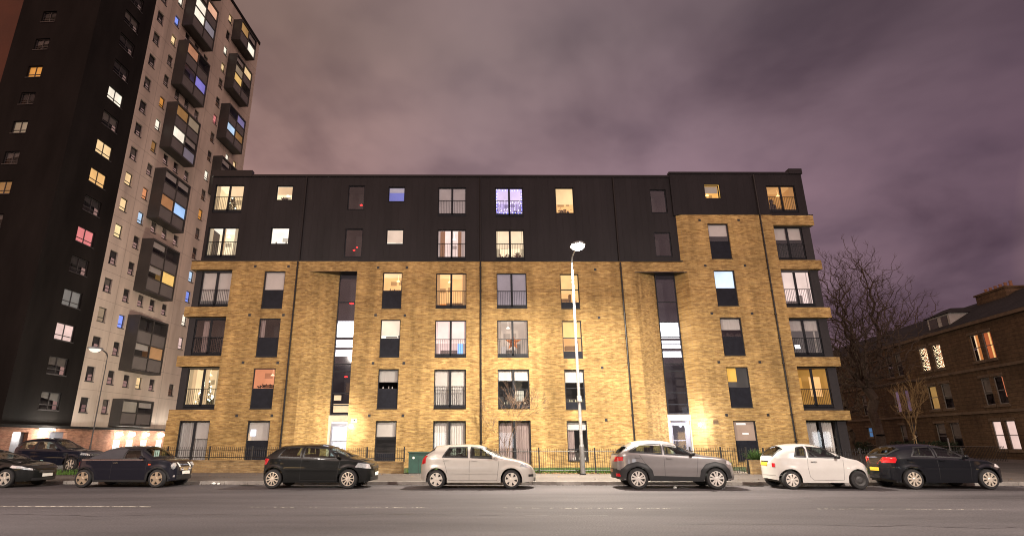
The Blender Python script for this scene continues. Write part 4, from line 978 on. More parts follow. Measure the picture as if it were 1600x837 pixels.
    # ---- helpers on the surface
    def side_patch(name, bo, to, mat, off=.006, parent=None, nv=6, nu=18, both=True, label=None):
        m = MB()
        def along(P, t):
            d = [0]
            for (a, b), (c_, d_) in zip(P, P[1:]): d.append(d[-1]+math.hypot(c_-a, d_-b))
            L = d[-1]*t
            for i in range(len(P)-1):
                if L <= d[i+1]+1e-9:
                    q = (L-d[i])/max(1e-9, d[i+1]-d[i]); return P[i][0]+(P[i+1][0]-P[i][0])*q, P[i][1]+(P[i+1][1]-P[i][1])*q
            return P[-1]
        for sgn in ((1, -1) if both else (-1,)):
            rows = []; m = MB()
            for i in range(nu+1):
                a, b = along(bo, i/nu), along(to, i/nu); row = []
                for j in range(nv+1):
                    x, z = a[0]+(b[0]-a[0])*j/nv, a[1]+(b[1]-a[1])*j/nv; x = min(max(x, x0+.002), x1-.002)
                    z = min(z, zt(x)-.006); row.append((x, sgn*(half(x, z)+off), z))
                rows.append(row)
            m.grid(rows); ob = m.build(name, mat, parent or T, 40, label=label)
        return ob
    def ring_patch(name, P, mat, wi=.030, wo_=.014, off=.009, parent=None):
        cx, cz = sum(p[0] for p in P)/len(P), sum(p[1] for p in P)/len(P); m = MB()
        Q = []
        for i in range(len(P)):
            a, b = P[i], P[(i+1) % len(P)]; n_ = max(1, int(math.hypot(b[0]-a[0], b[1]-a[1])/.06))
            for k in range(n_): Q.append((a[0]+(b[0]-a[0])*k/n_, a[1]+(b[1]-a[1])*k/n_))
        for sgn in (1, -1):
            rows = []; m = MB()
            for k in (-wo_, wi):
                row = []
                for i, (x, z) in enumerate(Q):
                    a, b = Q[i-1], Q[(i+1) % len(Q)]; tx, tz = b[0]-a[0], b[1]-a[1]; l_ = math.hypot(tx, tz) or 1; nx, nz = -tz/l_, tx/l_
                    if nx*(cx-x)+nz*(cz-z) < 0: nx, nz = -nx, -nz
                    X, Z = x+nx*k, z+nz*k; Z = min(Z, zt(X)-.006); row.append((X, sgn*(half(X, Z)+off), Z))
                rows.append(row)
            m.grid(rows, 0, True); ob = m.build(name, mat, parent or T)
        return ob
    def top_patch(name, xa, xb, fa, mat, off=.006, parent=None, inner=None):
        m = MB(); nx_, ny_ = 14, 16; rows = []
        for i in range(nx_+1):
            x = xa+(xb-xa)*i/nx_; ym = top_ymax(x, fa); row = []
            for j in range(ny_+1):
                y = -ym+2*ym*j/ny_; z = ztop_at(x, y); sl = (zt(x+.01)-zt(x-.01))/.02; l_ = math.hypot(1, sl); row.append((x-off*sl/l_, y, z+off/l_))
            rows.append(row)
        if inner is None: m.grid(rows)
        else:
            k0 = len(m.v)
            for r_ in rows: m.v += r_
            b_ = ny_+1
            for i in range(nx_):
                for j in range(ny_):
                    if inner <= i < nx_-inner and 1 <= j < ny_-1: continue
                    m.f.append((k0+i*b_+j, k0+(i+1)*b_+j, k0+(i+1)*b_+j+1, k0+i*b_+j+1)); m.mi.append(0)
        return m.build(name, mat, parent or T, 40)
    def end_patch(name, sgn, ya, yb, za, zb_, mat, off=.008, parent=None, n=8, mirror=False, label=None, inset=0):
        m = MB()
        for fl in ((1, -1) if mirror else (1,)):
            rows = []; m = MB()
            for i in range(n+1):
                row = []
                for j in range(n+1):
                    y = ya+(yb-ya)*i/n; z = za+(zb_-za)*j/n; y += inset*(j/n)*(1 if ya > 0 else -1)*-1; row.append((xend(sgn, y, z)+sgn*off, y*fl, z))
                rows.append(row)
            m.grid(rows); ob = m.build(name, mat, parent or T, 40, label=label)
        return ob
    c.side_patch, c.end_patch, c.top_patch = side_patch, end_patch, top_patch
    # ---- glass
    for (bo, to), P in zip(wins, polys):
        g = side_patch('side_window', bo, to, CARGLASS, .004); ring_patch('window_seal', P, BLACK, parent=g)
    g = top_patch('windscreen', wsx[0], wsx[1], .87, CARGLASS); top_patch('windscreen_seal', wsx[0]-.02, wsx[1]+.02, .90, BLACK, .010, g, 1)
    if rsx: g = top_patch('rear_window', rsx[0], rsx[1], .85, S.get('rglass', CARGLASS)); top_patch('window_seal', rsx[0]-.015, rsx[1]+.02, .89, BLACK, .010, g, 1)
    # ---- underbody, wheel wells, interior
    m = MB(); m.box(x0+.25, x1-.25, -W*.80, W*.80, sill+.0, sill+.14)
    m.build('underbody', BLACK, T)
    for xw in (0, wb):
        for sgn in (-1, 1):
            m = MB(); m.lathe([(Ra*.998, sgn*(W-.075)), (Ra*.99, sgn*(W-.36)), (.001, sgn*(W-.36))], (xw, 0, r), 'y', 20, a0=0, a1=math.pi)
            m.box(xw-Ra, xw+Ra, min(sgn*(W-.37), sgn*(W-.36)), max(sgn*(W-.37), sgn*(W-.36)), .14, r)
    m.build('wheel_well', BLACK, T)
    SEAT = S.get('seat', pbr('seat_cloth', (.05, .045, .045), .9)); cb = S['cabin']; zf = .50
    m = MB(); m.box(cb[0]-.5, cb[1]+.4, -W*.78, W*.78, .40, .46)
    m.box(cb[1]+.05, cb[1]+.45, -W*.78, W*.78, zb(cb[1])-.20, zb(cb[1])-.03); m.build('cabin_floor', BLACK, T)
    for sx, ys in ((cb[1]-.75, (-.36, .36)), (cb[0]+.1, (-.34, .34))):
        for y in ys:
            m = MB(); m.box(sx-.02, sx+.48, y-.23, y+.23, .46, .62); 
            m.grid([[(sx-.12-.16*k/5+dx, y+yy*(1-.05*k), .58+.56*k/5) for yy, dx in ((-.24, 0), (-.2, .08), (.2, .08), (.24, 0), (.2, -.08), (-.2, -.08))] for k in range(6)], 0, True)
            zz = 1.17; m.box(sx-.34, sx-.25, y-.13, y+.13, zz, min(zz+.19, zt(sx-.3)-.08)); m.build('seat', SEAT, T, 40)
    # ---- wheels
    for xw in (0, wb):
        for sgn in (-1, 1):
            yo = sgn*(W-.015); wd = .19; m = MB()
            pr_ = [(r*.66, 0), (r*.74, .004), (r*.93, -.012), (r, -.045), (r, -wd+.03), (r*.93, -wd), (r*.6, -wd)]
            m.lathe([(a, sgn*b) for a, b in pr_], (xw, yo, r), 'y', 36); m.lathe([(r*.67, -sgn*.05), (.001, -sgn*.05)], (xw, yo, r), 'y', 24)
            wh = m.build('wheel', RUBBER, T, 40); m = MB(); rim = S['rim']; n_ = rim['n']; ro = r*.70
            m.lathe([(ro, -sgn*.03), (ro*1.0, sgn*.004), (ro*.93, sgn*.006), (ro*.88, -sgn*.02)], (xw, yo, r), 'y', 36)
            m.lathe([(ro*.24, -sgn*.03), (ro*.24, sgn*.0), (ro*.15, sgn*.008), (.001, sgn*.008)], (xw, yo, r), 'y', 16)
            for k in range(n_):
                a = 2*math.pi*(k+rim.get('ph', .3))/n_; wi, wo2 = rim['w0']*ro, rim['w1']*ro
                for d in ((0,) if not rim.get('twin') else (-.5, .5)):
                    a2 = a+d*rim.get('twin', 0); ca, sa = math.cos(a2), math.sin(a2)
                    def pt(rr_, t, dy): return (xw+ca*rr_-sa*t, yo+sgn*dy, r+sa*rr_+ca*t)
                    pts = [(ro*.18, wi), (ro*.55, (wi+wo2)/2*.94), (ro*.92, wo2)]
                    for (ra, ta_), (rb, tb_) in zip(pts, pts[1:]):
                        m.face([pt(ra, -ta_, .003), pt(rb, -tb_, .001), pt(rb, tb_, .001), pt(ra, ta_, .003)]); m.face([pt(ra, -ta_, .003), pt(rb, -tb_, .001), pt(rb, -tb_, -.035), pt(ra, -ta_, -.035)]); m.face([pt(ra, ta_, .003), pt(rb, tb_, .001), pt(rb, tb_, -.035), pt(ra, ta_, -.035)])
            if not (S.get('steel_front') and xw > 0 and sgn < 0): m.build('rim', rim['mat'], wh)
            else:
                m = MB(); m.lathe([(ro, -sgn*.02), (ro*.9, sgn*.0), (ro*.6, -sgn*.03), (ro*.3, -sgn*.01), (.001, -sgn*.01)], (xw, yo, r), 'y', 24); m.build('rim', pbr('bare_steel', (.03, .028, .027), .6), wh, label='bare dark steel rim without its cover')
    # ---- seams, handles, mirrors
    for sgn in (1, -1):
        m = MB()
        for line in S['seams']:
            for (xa, za), (xb, zb2) in zip(line, line[1:]):
                n_ = 8; rows = []
                l_ = math.hypot(xb-xa, zb2-za); nx_, nz_ = -(zb2-za)/l_*.0045, (xb-xa)/l_*.0045
                for k in range(n_+1):
                    x, z = xa+(xb-xa)*k/n_, za+(zb2-za)*k/n_; rows.append([(x+nx_, sgn*(half(x+nx_, z+nz_)+.002), z+nz_), (x-nx_, sgn*(half(x-nx_, z-nz_)+.002), z-nz_)])
                m.grid(rows)
        m.build('shut_lines', BLACK, T)
    for (xa, za) in S['handles']:
        for sgn in (-1, 1):
            m = MB(); y = half(xa, za); y_ = sorted((sgn*(y+.004), sgn*(y+.035))); m.box(xa-.09, xa+.09, y_[0], y_[1], za-.014, za+.016)
            m.build('door_handle', S.get('handle_mat', S['paint']), T)
    xa, za = S['mirror']
    for sgn in (-1, 1):
        m = MB(); y = half(xa, za-.03); rows = []
        for k in range(7):
            t = math.pi*k/6; rows.append([(xa+.055*math.sin(t)*math.cos(q*math.pi/5)-.02, sgn*(y+.03+.20*(1-math.cos(t))/2), za+.07*math.sin(t)*math.sin(q*math.pi/5)+.02) for q in range(10)])
        m.grid(rows, 0, True); m.box(xa-.02, xa+.03, min(sgn*(y-.02), sgn*(y+.06)), max(sgn*(y-.02), sgn*(y+.06)), za-.03, za+.01); m.build('wing_mirror', S.get('mirror_mat', S['paint']), T, 50)
    # ---- lamps, plates, trim
    for d in S.get('side_patches', []): side_patch(*d[:4], **(d[4] if len(d) > 4 else {}))
    for d in S.get('end_patches', []): end_patch(*d[:7], **(d[7] if len(d) > 7 else {}))
    return T, c
def paint(name, col, metal=0., rough=.32, coat=1.):
    dk = max(col) < .04
    return pbr(name, [c*.5 for c in col] if dk else col, .45 if dk else rough, metal, .75 if dk else coat, var=.04, scale=3, spec=.1 if dk else None)
TAIL = pbr('tail_lamp', (.45, .01, .015), .12, coat=1, em=(1, .02, .03), ems=.10)
HEADL = pbr('head_lamp', (.62, .64, .66), .12, metal=.5, coat=1, var=.35, scale=24)
YPLATE = pbr('yellow_plate', (.72, .45, .03), .45, var=.05); WPLATE = pbr('white_plate', (.70, .69, .64), .45, var=.05)
GRILL = pbr('grille_black', (.012, .012, .013), .35)
FOGL = pbr('fog_lamp', (.5, .5, .5), .15, metal=.8)
def rim(n, w0, w1, mat=ALLOY, **k): return dict(n=n, w0=w0, w1=w1, mat=mat, **k)
def rear_plate(z, y=.26, mat=None): return ('number_plate', -1, -y, y, z-.056, z+.056, mat or YPLATE, dict(off=.014))
def front_plate(z, y=.26): return ('number_plate', 1, -y, y, z-.056, z+.056, WPLATE, dict(off=.014))
def lower_grille(z0, z1, y=.42): return ('lower_grille', 1, -y, y, z0, z1, GRILL, dict(off=.006))
WOFF = .87
def placed(label, spec, xr, yr, rz=-.068): return make_car(label, spec, (xr+spec['W']*math.sin(-rz)*.0, yr+spec['W'], 0), rz)
# 1 black low hatch, nose only
make_car('black car with a sloping nose and large alloys, cut off at the far left edge', dict(
    W=.90, wb=2.62, r=.325, ro=.85, fo=.92, paint=paint('black_paint', (.010, .011, .011)), top=[(-.85, .6), (-.75, .92), (-.2, 1.2), (.5, 1.36), (1.0, 1.38), (1.6, 1.24), (2.2, .99), (2.7, .90), (3.2, .78), (3.45, .66), (3.54, .5)],
    belt=[(-.8, .92), (2.2, .86), (3.5, .74)], ws=(1.45, 2.25), rs=(-.55, .25), wins=[([(.1, .95), (1.8, .92)], [(.5, 1.24), (1.4, 1.20)])], cabin=(.2, 1.7), rim=rim(5, .22, .20), seams=[[(.55, .3), (.5, .9)], [(1.95, .3), (2.0, .88)]], handles=[(.68, .80)], mirror=(1.85, .93),
    side_patches=[('headlight', [(2.75, .70), (3.1, .66), (3.42, .60)], [(2.80, .78), (3.1, .75), (3.40, .66)], HEADL)], end_patches=[front_plate(.42), lower_grille(.24, .33, .6), ('grille', 1, -.4, .4, .50, .58, GRILL)]), (-19.72, -10.95, 0), -.03)
# 2 dark blue suv in the yard behind
make_car('dark blue estate suv with roof rails, parked in the yard behind the kerbside row', dict(
    W=.92, wb=2.55, r=.35, ro=.80, fo=.85, sill=.30, paint=paint('blue_black_paint', (.008, .012, .030)), top=[(-.8, .7), (-.72, 1.05), (-.5, 1.45), (-.2, 1.62), (.6, 1.68), (1.3, 1.64), (1.75, 1.42), (2.2, 1.14), (2.8, 1.06), (3.2, .95), (3.4, .7)],
    belt=[(-.8, 1.08), (3.3, .98)], ws=(1.45, 2.15), rs=(-.7, -.35), wins=[([(-.35, 1.1), (.55, 1.09)], [(-.2, 1.48), (.55, 1.54)]), ([(.65, 1.09), (1.85, 1.06)], [(.65, 1.54), (1.35, 1.48)])], cabin=(.1, 1.6), rim=rim(6, .16, .2), seams=[[(.6, .4), (.6, 1.06)], [(1.8, .4), (1.85, 1.04)]], handles=[(.75, .98), (-.2, 1.0)], mirror=(1.85, 1.1),
    side_patches=[('tail_light', [(-.79, .95), (-.62, .95)], [(-.72, 1.28), (-.58, 1.28)], TAIL), ('headlight', [(2.95, .82), (3.36, .78)], [(3.0, .92), (3.3, .88)], HEADL), ('roof_rail', [(-.2, 1.60), (1.2, 1.60)], [(-.2, 1.63), (1.2, 1.63)], CHROME, dict(off=.02))], end_patches=[rear_plate(.8)]), (-23.75, -1.6, .12), 0, None)
# 3 dark soft-top mini hatch
FAB = pbr('roof_fabric', (.045, .042, .048), .9, bump=.15, bscale=60)
mini_top = [(-.50, .55), (-.46, .80), (-.30, .99), (-.05, 1.05), (.25, 1.16), (.62, 1.36), (1.0, 1.43), (1.6, 1.44), (2.05, 1.40), (2.42, 1.10), (2.55, 1.02), (3.0, .96), (3.22, .86), (3.36, .68), (3.40, .5)]
T3, c3 = make_car('very dark soft-top small car with round headlights and bronze-looking alloys', dict(
    W=.86, wb=2.80, r=.32, ro=.52, fo=.62, paint=paint('ink_paint', (.016, .016, .028), rough=.4), top=mini_top, belt=[(-.5, .97), (2.4, .95), (3.4, .9)], tum=.13, ws=(2.06, 2.46), rs=(.22, .55),
    wins=[([(1.42, .99), (2.22, .99)], [(1.50, 1.31), (1.98, 1.31)])], cabin=(.5, 1.95), rim=rim(5, .26, .24, pbr('bronze_alloy', (.42, .33, .24), .35, metal=.5)), seat=pbr('pale_seat', (.30, .27, .24), .8),
    seams=[[(1.02, .3), (1.05, .94)], [(2.35, .3), (2.35, .94)]], handles=[(1.18, .86)], handle_mat=CHROME, mirror=(2.20, 1.02),
    side_patches=[('soft_top', [(.12, 1.0), (1.40, 1.0)], [(.60, 1.33), (1.48, 1.40)], FAB, dict(off=.010)), ('chrome_strip', [(-.35, .955), (2.30, .955)], [(-.35, .972), (2.30, .972)], CHROME, dict(nv=1, off=.008)),
                  ('arch_trim', [(-.46, .30), (-.40, .52), (-.2, .68), (0, .73), (.2, .68), (.40, .52), (.47, .26)], [(-.38, .30), (-.33, .50), (-.17, .63), (0, .68), (.17, .63), (.33, .50), (.38, .26)], BLACK, dict(nu=40, off=.014)),
                  ('arch_trim', [(2.34, .26), (2.40, .52), (2.60, .68), (2.80, .73), (3.0, .68), (3.16, .52), (3.24, .30)], [(2.42, .26), (2.47, .50), (2.63, .63), (2.80, .68), (2.97, .63), (3.10, .50), (3.17, .30)], BLACK, dict(nu=40, off=.014)),
                  ('sill_trim', [(.4, .20), (2.4, .20)], [(.4, .27), (2.4, .27)], BLACK, dict(off=.012)), ('side_repeater', [(2.42, .78), (2.52, .78)], [(2.42, .83), (2.52, .83)], pbr('amber_red_lens', (.6, .08, .03), .2), dict(off=.012)),
                  ('tail_light', [(-.44, .68), (-.34, .68)], [(-.38, .88), (-.28, .88)], TAIL)],
    end_patches=[front_plate(.50), lower_grille(.28, .42, .5), ('grille', 1, -.36, .36, .57, .70, CHROME), ('bonnet_stripe', 1, .30, .40, .70, .86, WPLATE, dict(mirror=True))]), (-14.27, -11.02, 0), -.068)
def round_lamp(T, c, y, z, rad, mat, name, lift=.0):
    for s_ in (1, -1):
        m = MB(); x = c.xend(1, y, z); pr_ = [(rad*1.12, -.10), (rad*1.12, -.03), (rad, -.025), (rad*.7, .0), (.001, .012)]
        rows = []
        for (a, h) in pr_:
            rows.append([(x+h+lift, s_*y+a*math.cos(q*math.pi/10), z+a*math.sin(q*math.pi/10)) for q in range(20)])
        m.grid(rows, 0, True); m.build(name, mat, T, 50)
round_lamp(T3, c3, .58, .73, .115, HEADL, 'headlight'); round_lamp(T3, c3, .56, .38, .055, FOGL, 'fog_lamp'); round_lamp(T3, c3, .25, .60, .055, CHROME, 'spot_lamp', .05)
# 4 black three-door hatch
make_car('black three-door hatchback with thin ten-spoke alloys in front of the lit doorway', dict(
    W=.88, wb=2.72, r=.325, ro=.56, fo=.82, paint=paint('black_paint', (.010, .011, .011)), top=[(-.56, .58), (-.52, .86), (-.34, 1.12), (.06, 1.42), (.25, 1.46), (1.0, 1.50), (1.6, 1.48), (2.05, 1.36), (2.72, 1.06), (3.1, .98), (3.38, .86), (3.50, .70), (3.54, .5)],
    belt=[(-.5, 1.02), (0, 1.02), (2.7, .95), (3.5, .84)], ws=(1.98, 2.66), rs=(-.34, .02), wins=[([(.12, 1.06), (.95, 1.03)], [(.36, 1.38), (.97, 1.40)]), ([(1.05, 1.03), (2.34, 1.0)], [(1.07, 1.40), (1.85, 1.36)])], cabin=(.4, 2.0), rim=rim(10, .09, .075, pbr('pale_alloy', (.66, .58, .48), .3, metal=.5)),
    seams=[[(.98, .28), (1.0, 1.0)], [(2.30, .28), (2.40, .95)], [(.98, .28), (2.30, .28)]], handles=[(1.18, .93)], mirror=(2.36, 1.05),
    side_patches=[('tail_light', [(-.54, .80), (-.30, .82)], [(-.40, 1.02), (-.20, 1.0)], TAIL), ('headlight', [(2.95, .72), (3.46, .66)], [(3.05, .87), (3.40, .82)], HEADL), ('door_molding', [(.45, .58), (2.3, .58)], [(.45, .615), (2.3, .615)], paint('black_paint', (.010, .011, .011)), dict(off=.016, nv=2))],
    end_patches=[front_plate(.48), lower_grille(.26, .38, .55), ('grille', 1, -.45, .45, .66, .74, GRILL), rear_plate(.62), ('tail_light', -1, .5, .74, .80, 1.0, TAIL, dict(mirror=True))]), (-7.08, -11.76, 0), -.068)
# 5 pale gold five-door hatch
SILV = paint('champagne_paint', (.48, .45, .405), metal=.25, rough=.35)
make_car('pale champagne five-door hatchback with six-spoke wheels, fourth along the kerb', dict(
    W=.86, wb=2.62, r=.315, ro=.64, fo=.86, paint=SILV, top=[(-.64, .56), (-.61, .80), (-.46, 1.08), (-.12, 1.38), (.02, 1.43), (.5, 1.47), (1.1, 1.48), (1.55, 1.44), (1.85, 1.31), (2.36, 1.06), (2.7, .98), (3.12, .86), (3.36, .72), (3.48, .52)],
    belt=[(-.6, 1.0), (0, 1.0), (2.3, .94), (3.45, .82)], ws=(1.72, 2.30), rs=(-.50, -.10), rglass=pbr('rear_black_glass', (.01, .01, .012), .05), wins=[([(.20, 1.05), (1.10, 1.03)], [(.42, 1.37), (1.08, 1.39)]), ([(1.20, 1.03), (2.06, 1.0)], [(1.20, 1.39), (1.62, 1.34)])], cabin=(.3, 1.75), rim=rim(6, .20, .26, pbr('silver_rim', (.66, .60, .52), .3, metal=.4)),
    seams=[[(.38, .52), (.30, .80), (.22, 1.02)], [(1.15, .28), (1.16, 1.0)], [(2.12, .28), (2.20, .94)], [(.40, .28), (2.12, .28)]], handles=[(1.32, .93), (.32, .95)], mirror=(2.02, 1.03), mirror_mat=SILV,
    side_patches=[('tail_light', [(-.62, .78), (-.44, .84)], [(-.48, 1.12), (-.34, 1.14)], TAIL), ('headlight', [(2.92, .74), (3.40, .66)], [(3.0, .86), (3.34, .78)], HEADL), ('rub_strip', [(.45, .49), (2.15, .49)], [(.45, .52), (2.15, .52)], SILV, dict(off=.014, nv=2)), ('fog_lamp', [(3.22, .40), (3.40, .40)], [(3.22, .48), (3.40, .48)], GRILL)],
    end_patches=[front_plate(.44), lower_grille(.24, .36, .5), ('tail_light', -1, .55, .72, .84, 1.1, TAIL, dict(mirror=True)), ('grille', 1, -.4, .4, .64, .70, GRILL), rear_plate(.78)]), (-1.25, -12.15, 0), -.068)
# 6 grey crossover
GREY = paint('bronze_grey_paint', (.215, .198, .195), metal=.4, rough=.32); BROOF = paint('white_roof_paint', (.40, .37, .38), metal=.3, rough=.4)  # roof panel toned paler than the body
T6, c6 = make_car('grey-brown crossover with black arches and two-tone alloys, fifth along the kerb', dict(
    W=.90, wb=2.63, r=.345, ro=.74, fo=.78, sill=.27, gap=.05, paint=GREY, top=[(-.74, .66), (-.72, .92), (-.60, 1.13), (-.34, 1.36), (.0, 1.53), (.35, 1.59), (.8, 1.60), (1.3, 1.54), (1.65, 1.40), (2.2, 1.14), (2.75, 1.06), (3.1, .96), (3.32, .80), (3.41, .58)],
    belt=[(-.7, 1.10), (0, 1.14), (1.0, 1.08), (2.2, 1.03), (3.4, .92)], ws=(1.50, 2.12), rs=(-.60, -.28), wins=[([(-.26, 1.215), (.88, 1.13)], [(.12, 1.45), (.88, 1.49)]), ([(.96, 1.13), (1.94, 1.08)], [(.96, 1.49), (1.44, 1.43)])], cabin=(.2, 1.65),
    rim=rim(5, .10, .13, pbr('cut_alloy', (.72, .66, .60), .25, metal=.5), twin=.52), seams=[[(.92, .42), (.93, 1.08)], [(1.98, .42), (2.08, 1.03)], [(.42, .62), (.10, 1.12)]], handles=[(1.10, 1.0), (.05, 1.03)], mirror=(1.92, 1.12), mirror_mat=BLACK,
    side_patches=[('tail_light', [(-.735, .88), (-.52, .92)], [(-.66, 1.06), (-.44, 1.05)], TAIL), ('headlight', [(3.02, .82), (3.36, .74)], [(3.02, .92), (3.28, .88)], HEADL),
                  ('arch_trim', [(-.66, .34), (-.56, .62), (-.32, .82), (0, .90), (.32, .82), (.50, .62), (.56, .34)], [(-.395, .34), (-.34, .54), (-.20, .68), (0, .742), (.20, .68), (.34, .54), (.395, .30)], BLACK, dict(nu=40, off=.014)),
                  ('arch_trim', [(2.07, .34), (2.13, .62), (2.31, .82), (2.63, .90), (2.95, .82), (3.13, .62), (3.20, .36)], [(2.235, .30), (2.29, .54), (2.43, .68), (2.63, .742), (2.83, .68), (2.97, .54), (3.025, .34)], BLACK, dict(nu=40, off=.014)),
                  ('sill_trim', [(.40, .26), (2.24, .26)], [(.52, .44), (2.10, .40)], BLACK, dict(off=.012)), ('bumper_trim', [(-.73, .36), (-.40, .36)], [(-.73, .66), (-.55, .60)], BLACK, dict(off=.010))],
    end_patches=[front_plate(.50), lower_grille(.30, .42, .55), ('bumper_trim', -1, -.74, .74, .34, .66, BLACK, dict(off=.006)), ('number_plate', -1, -.26, .26, .53, .64, pbr('dim_plate', (.30, .13, .05), .5), dict(off=.016)), ('tail_light', -1, .46, .78, .93, 1.05, TAIL, dict(mirror=True)), ('reflector', -1, .50, .72, .40, .50, TAIL, dict(off=.012, mirror=True)), ('grille', 1, -.45, .45, .74, .82, GRILL)]), (5.70, -12.58, 0), -.068)
c6.top_patch('roof_panel', -.05, 1.42, .93, BROOF, .006); m = MB(); m.box(-.60, -.30, -.55, .55, 1.435, 1.46); m.build('spoiler', BLACK, T6)
# 7 white city car
WH = paint('white_paint', (.56, .535, .50))
make_car('small rounded white city car with one bare dark front wheel', dict(
    W=.82, wb=2.22, r=.295, ro=.56, fo=.58, paint=WH, top=[(-.56, .55), (-.54, .78), (-.42, 1.02), (-.22, 1.28), (-.05, 1.40), (.3, 1.46), (.8, 1.475), (1.2, 1.42), (1.6, 1.22), (1.95, 1.03), (2.3, .94), (2.58, .78), (2.74, .60), (2.80, .45)],
    belt=[(-.5, 1.0), (.3, 1.0), (1.9, .95), (2.8, .82)], pn=6, pm=2.2, tum=.15, ws=(1.28, 1.90), rs=(-.38, -.10), wins=[([(.18, 1.04), (.58, 1.03)], [(.34, 1.34), (.62, 1.38)]), ([(.66, 1.03), (1.66, 1.0)], [(.70, 1.38), (1.24, 1.32)])], cabin=(.25, 1.35), rim=rim(8, .10, .22, pbr('hub_cover', (.62, .56, .50), .35, metal=.3)), steel_front=True,
    seams=[[(.62, .40), (.58, .70), (.62, 1.0)], [(1.72, .30), (1.78, .95)], [(.62, .40), (.72, .30), (1.72, .28)]], handles=[(.80, .88)], handle_mat=CHROME, mirror=(1.60, 1.02), mirror_mat=BLACK,
    side_patches=[('side_repeater', [(1.86, .66), (1.94, .66)], [(1.86, .70), (1.94, .70)], WPLATE, dict(off=.008))],
    end_patches=[rear_plate(.80, .25), ('tail_light', -1, .47, .57, .70, .83, TAIL, dict(mirror=True)), ('plate_recess', -1, -.28, .28, .858, .90, GRILL, dict(off=.01)), ('bumper_line', -1, -.7, .7, .43, .445, pbr('grey_line', (.3, .29, .27), .5), dict(off=.010)), front_plate(.45), ('headlight', 1, .42, .66, .62, .76, HEADL, dict(mirror=True))]), (10.88, -12.86, 0), -.068)
# 8 black hatch, far right
make_car('shiny black five-door hatchback showing its red tail lights, last on the right', dict(
    W=.88, wb=2.42, r=.32, ro=.74, fo=.72, paint=paint('gloss_black', (.008, .009, .014)), top=[(-.74, .58), (-.71, .86), (-.56, 1.10), (-.22, 1.36), (.2, 1.44), (.8, 1.46), (1.3, 1.41), (1.6, 1.27), (2.1, 1.02), (2.5, .94), (2.86, .80), (3.06, .64), (3.14, .48)],
    belt=[(-.7, .98), (0, 1.0), (2.0, .93), (3.1, .82)], ws=(1.46, 2.04), rs=(-.55, -.20), wins=[([(.05, 1.05), (.82, 1.03)], [(.30, 1.34), (.82, 1.37)]), ([(.90, 1.03), (1.80, .99)], [(.90, 1.37), (1.38, 1.31)])], cabin=(.2, 1.5), rim=rim(9, .10, .15, pbr('pale_alloy', (.66, .58, .48), .3, metal=.5)),
    seams=[[(.86, .28), (.87, 1.0)], [(1.86, .28), (1.92, .94)]], handles=[(1.02, .92), (.0, .94)], mirror=(1.78, 1.02),
    side_patches=[('tail_light', [(-.735, .82), (-.42, .90)], [(-.66, 1.02), (-.40, .98)], TAIL), ('headlight', [(2.68, .72), (3.04, .64)], [(2.74, .84), (2.98, .76)], HEADL)],
    end_patches=[rear_plate(.62), ('tail_light', -1, .42, .78, .84, 1.02, TAIL, dict(mirror=True)), front_plate(.44), lower_grille(.25, .36, .5)]), (14.92, -13.0, 0), -.068)
# ---------------------------------------------------------------- front gardens: walls, railings, planting
def FL(X, off=0): return -5.55-.10*X+off
IRON = pbr('railing_iron', (.016, .015, .015), .5, metal=.3)
MOSSY = brick('garden_brick', (.38, .27, .13), (.24, .16, .08), (.30, .25, .16), .35)
LAWN = pbr('lawn', (.030, .055, .012), .95, var=.5, scale=3, bump=.6, bscale=25)
mb = MB(); P = [(X, FL(X, .02), .132) for X in (-17.8, 23)]+[(23, -.002, .132), (-17.8, -.002, .132)]; mb.face(P); mb.build('lawn', LAWN, kind='structure')
mb = MB()
for a, b in ((-8.7, -7.25), (11.5, 12.95)): mb.face([(a-.3, FL(a, .01), .137), (b+.2, FL(b, .01), .137), (b, .95, .137), (a, .95, .137)])
mb.build('path', pbr('path_paving', (.22, .19, .16), .85, var=.2, scale=3), kind='structure')
def railing(xa, xb, z0, z1, label, y=FL, posts=(), step=.105):
    t = thing('garden_railing', label, 'railing', (xa, y(xa), z0), 'railings in front of the flats')
    m = MB(); x = xa
    while x <= xb:
        yy = y(x); m.box(x-.008, x+.008, yy-.008, yy+.008, z0+.04, z1+rnd.uniform(-.006, .006)); m.face([(x-.010, yy, z1), (x+.010, yy, z1), (x, yy, z1+.035)]); x += step
    m.build('bars', IRON, t)
    for zz in (z0+.14, z1-.12):
        m = MB(); m.tube([(xa, y(xa), zz), (xb, y(xb), zz)], .017, 4); m.build('rail', IRON, t)
    for x in posts:
        m = MB(); m.box(x-.03, x+.03, y(x)-.03, y(x)+.03, z0, z1+.06); m.build('post', IRON, t)
    return t
def gwall(xa, xb, h, label):
    m = MB(); t = .11
    for (p, q) in ((xa, xb),):
        c = [(p, FL(p, -t)), (q, FL(q, -t)), (q, FL(q, t)), (p, FL(p, t))]
        for i in range(4): a, b = c[i], c[(i+1) % 4]; m.face([(*a, .1), (*b, .1), (*b, h), (*a, h)])
        c2 = [(p-.02, FL(p, -t-.03)), (q+.02, FL(q, -t-.03)), (q+.02, FL(q, t+.03)), (p-.02, FL(p, t+.03))]
        for i in range(4): a, b = c2[i], c2[(i+1) % 4]; m.face([(*a, h), (*b, h), (*b, h+.05), (*a, h+.05)])
        m.face([(*a, h+.05) for a in c2])
    o = m.build('garden_wall', MOSSY, org=((xa+xb)/2, FL((xa+xb)/2), .1)); tag(o, label, 'wall', 'low garden walls'); return o
gwall(-17.6, -8.95, .66, 'low mossy brick wall under the railings at the left end of the flats'); gwall(-7.05, -3.36, .60, 'short low brick wall under railings, between the lit doorway and the green cabinet')
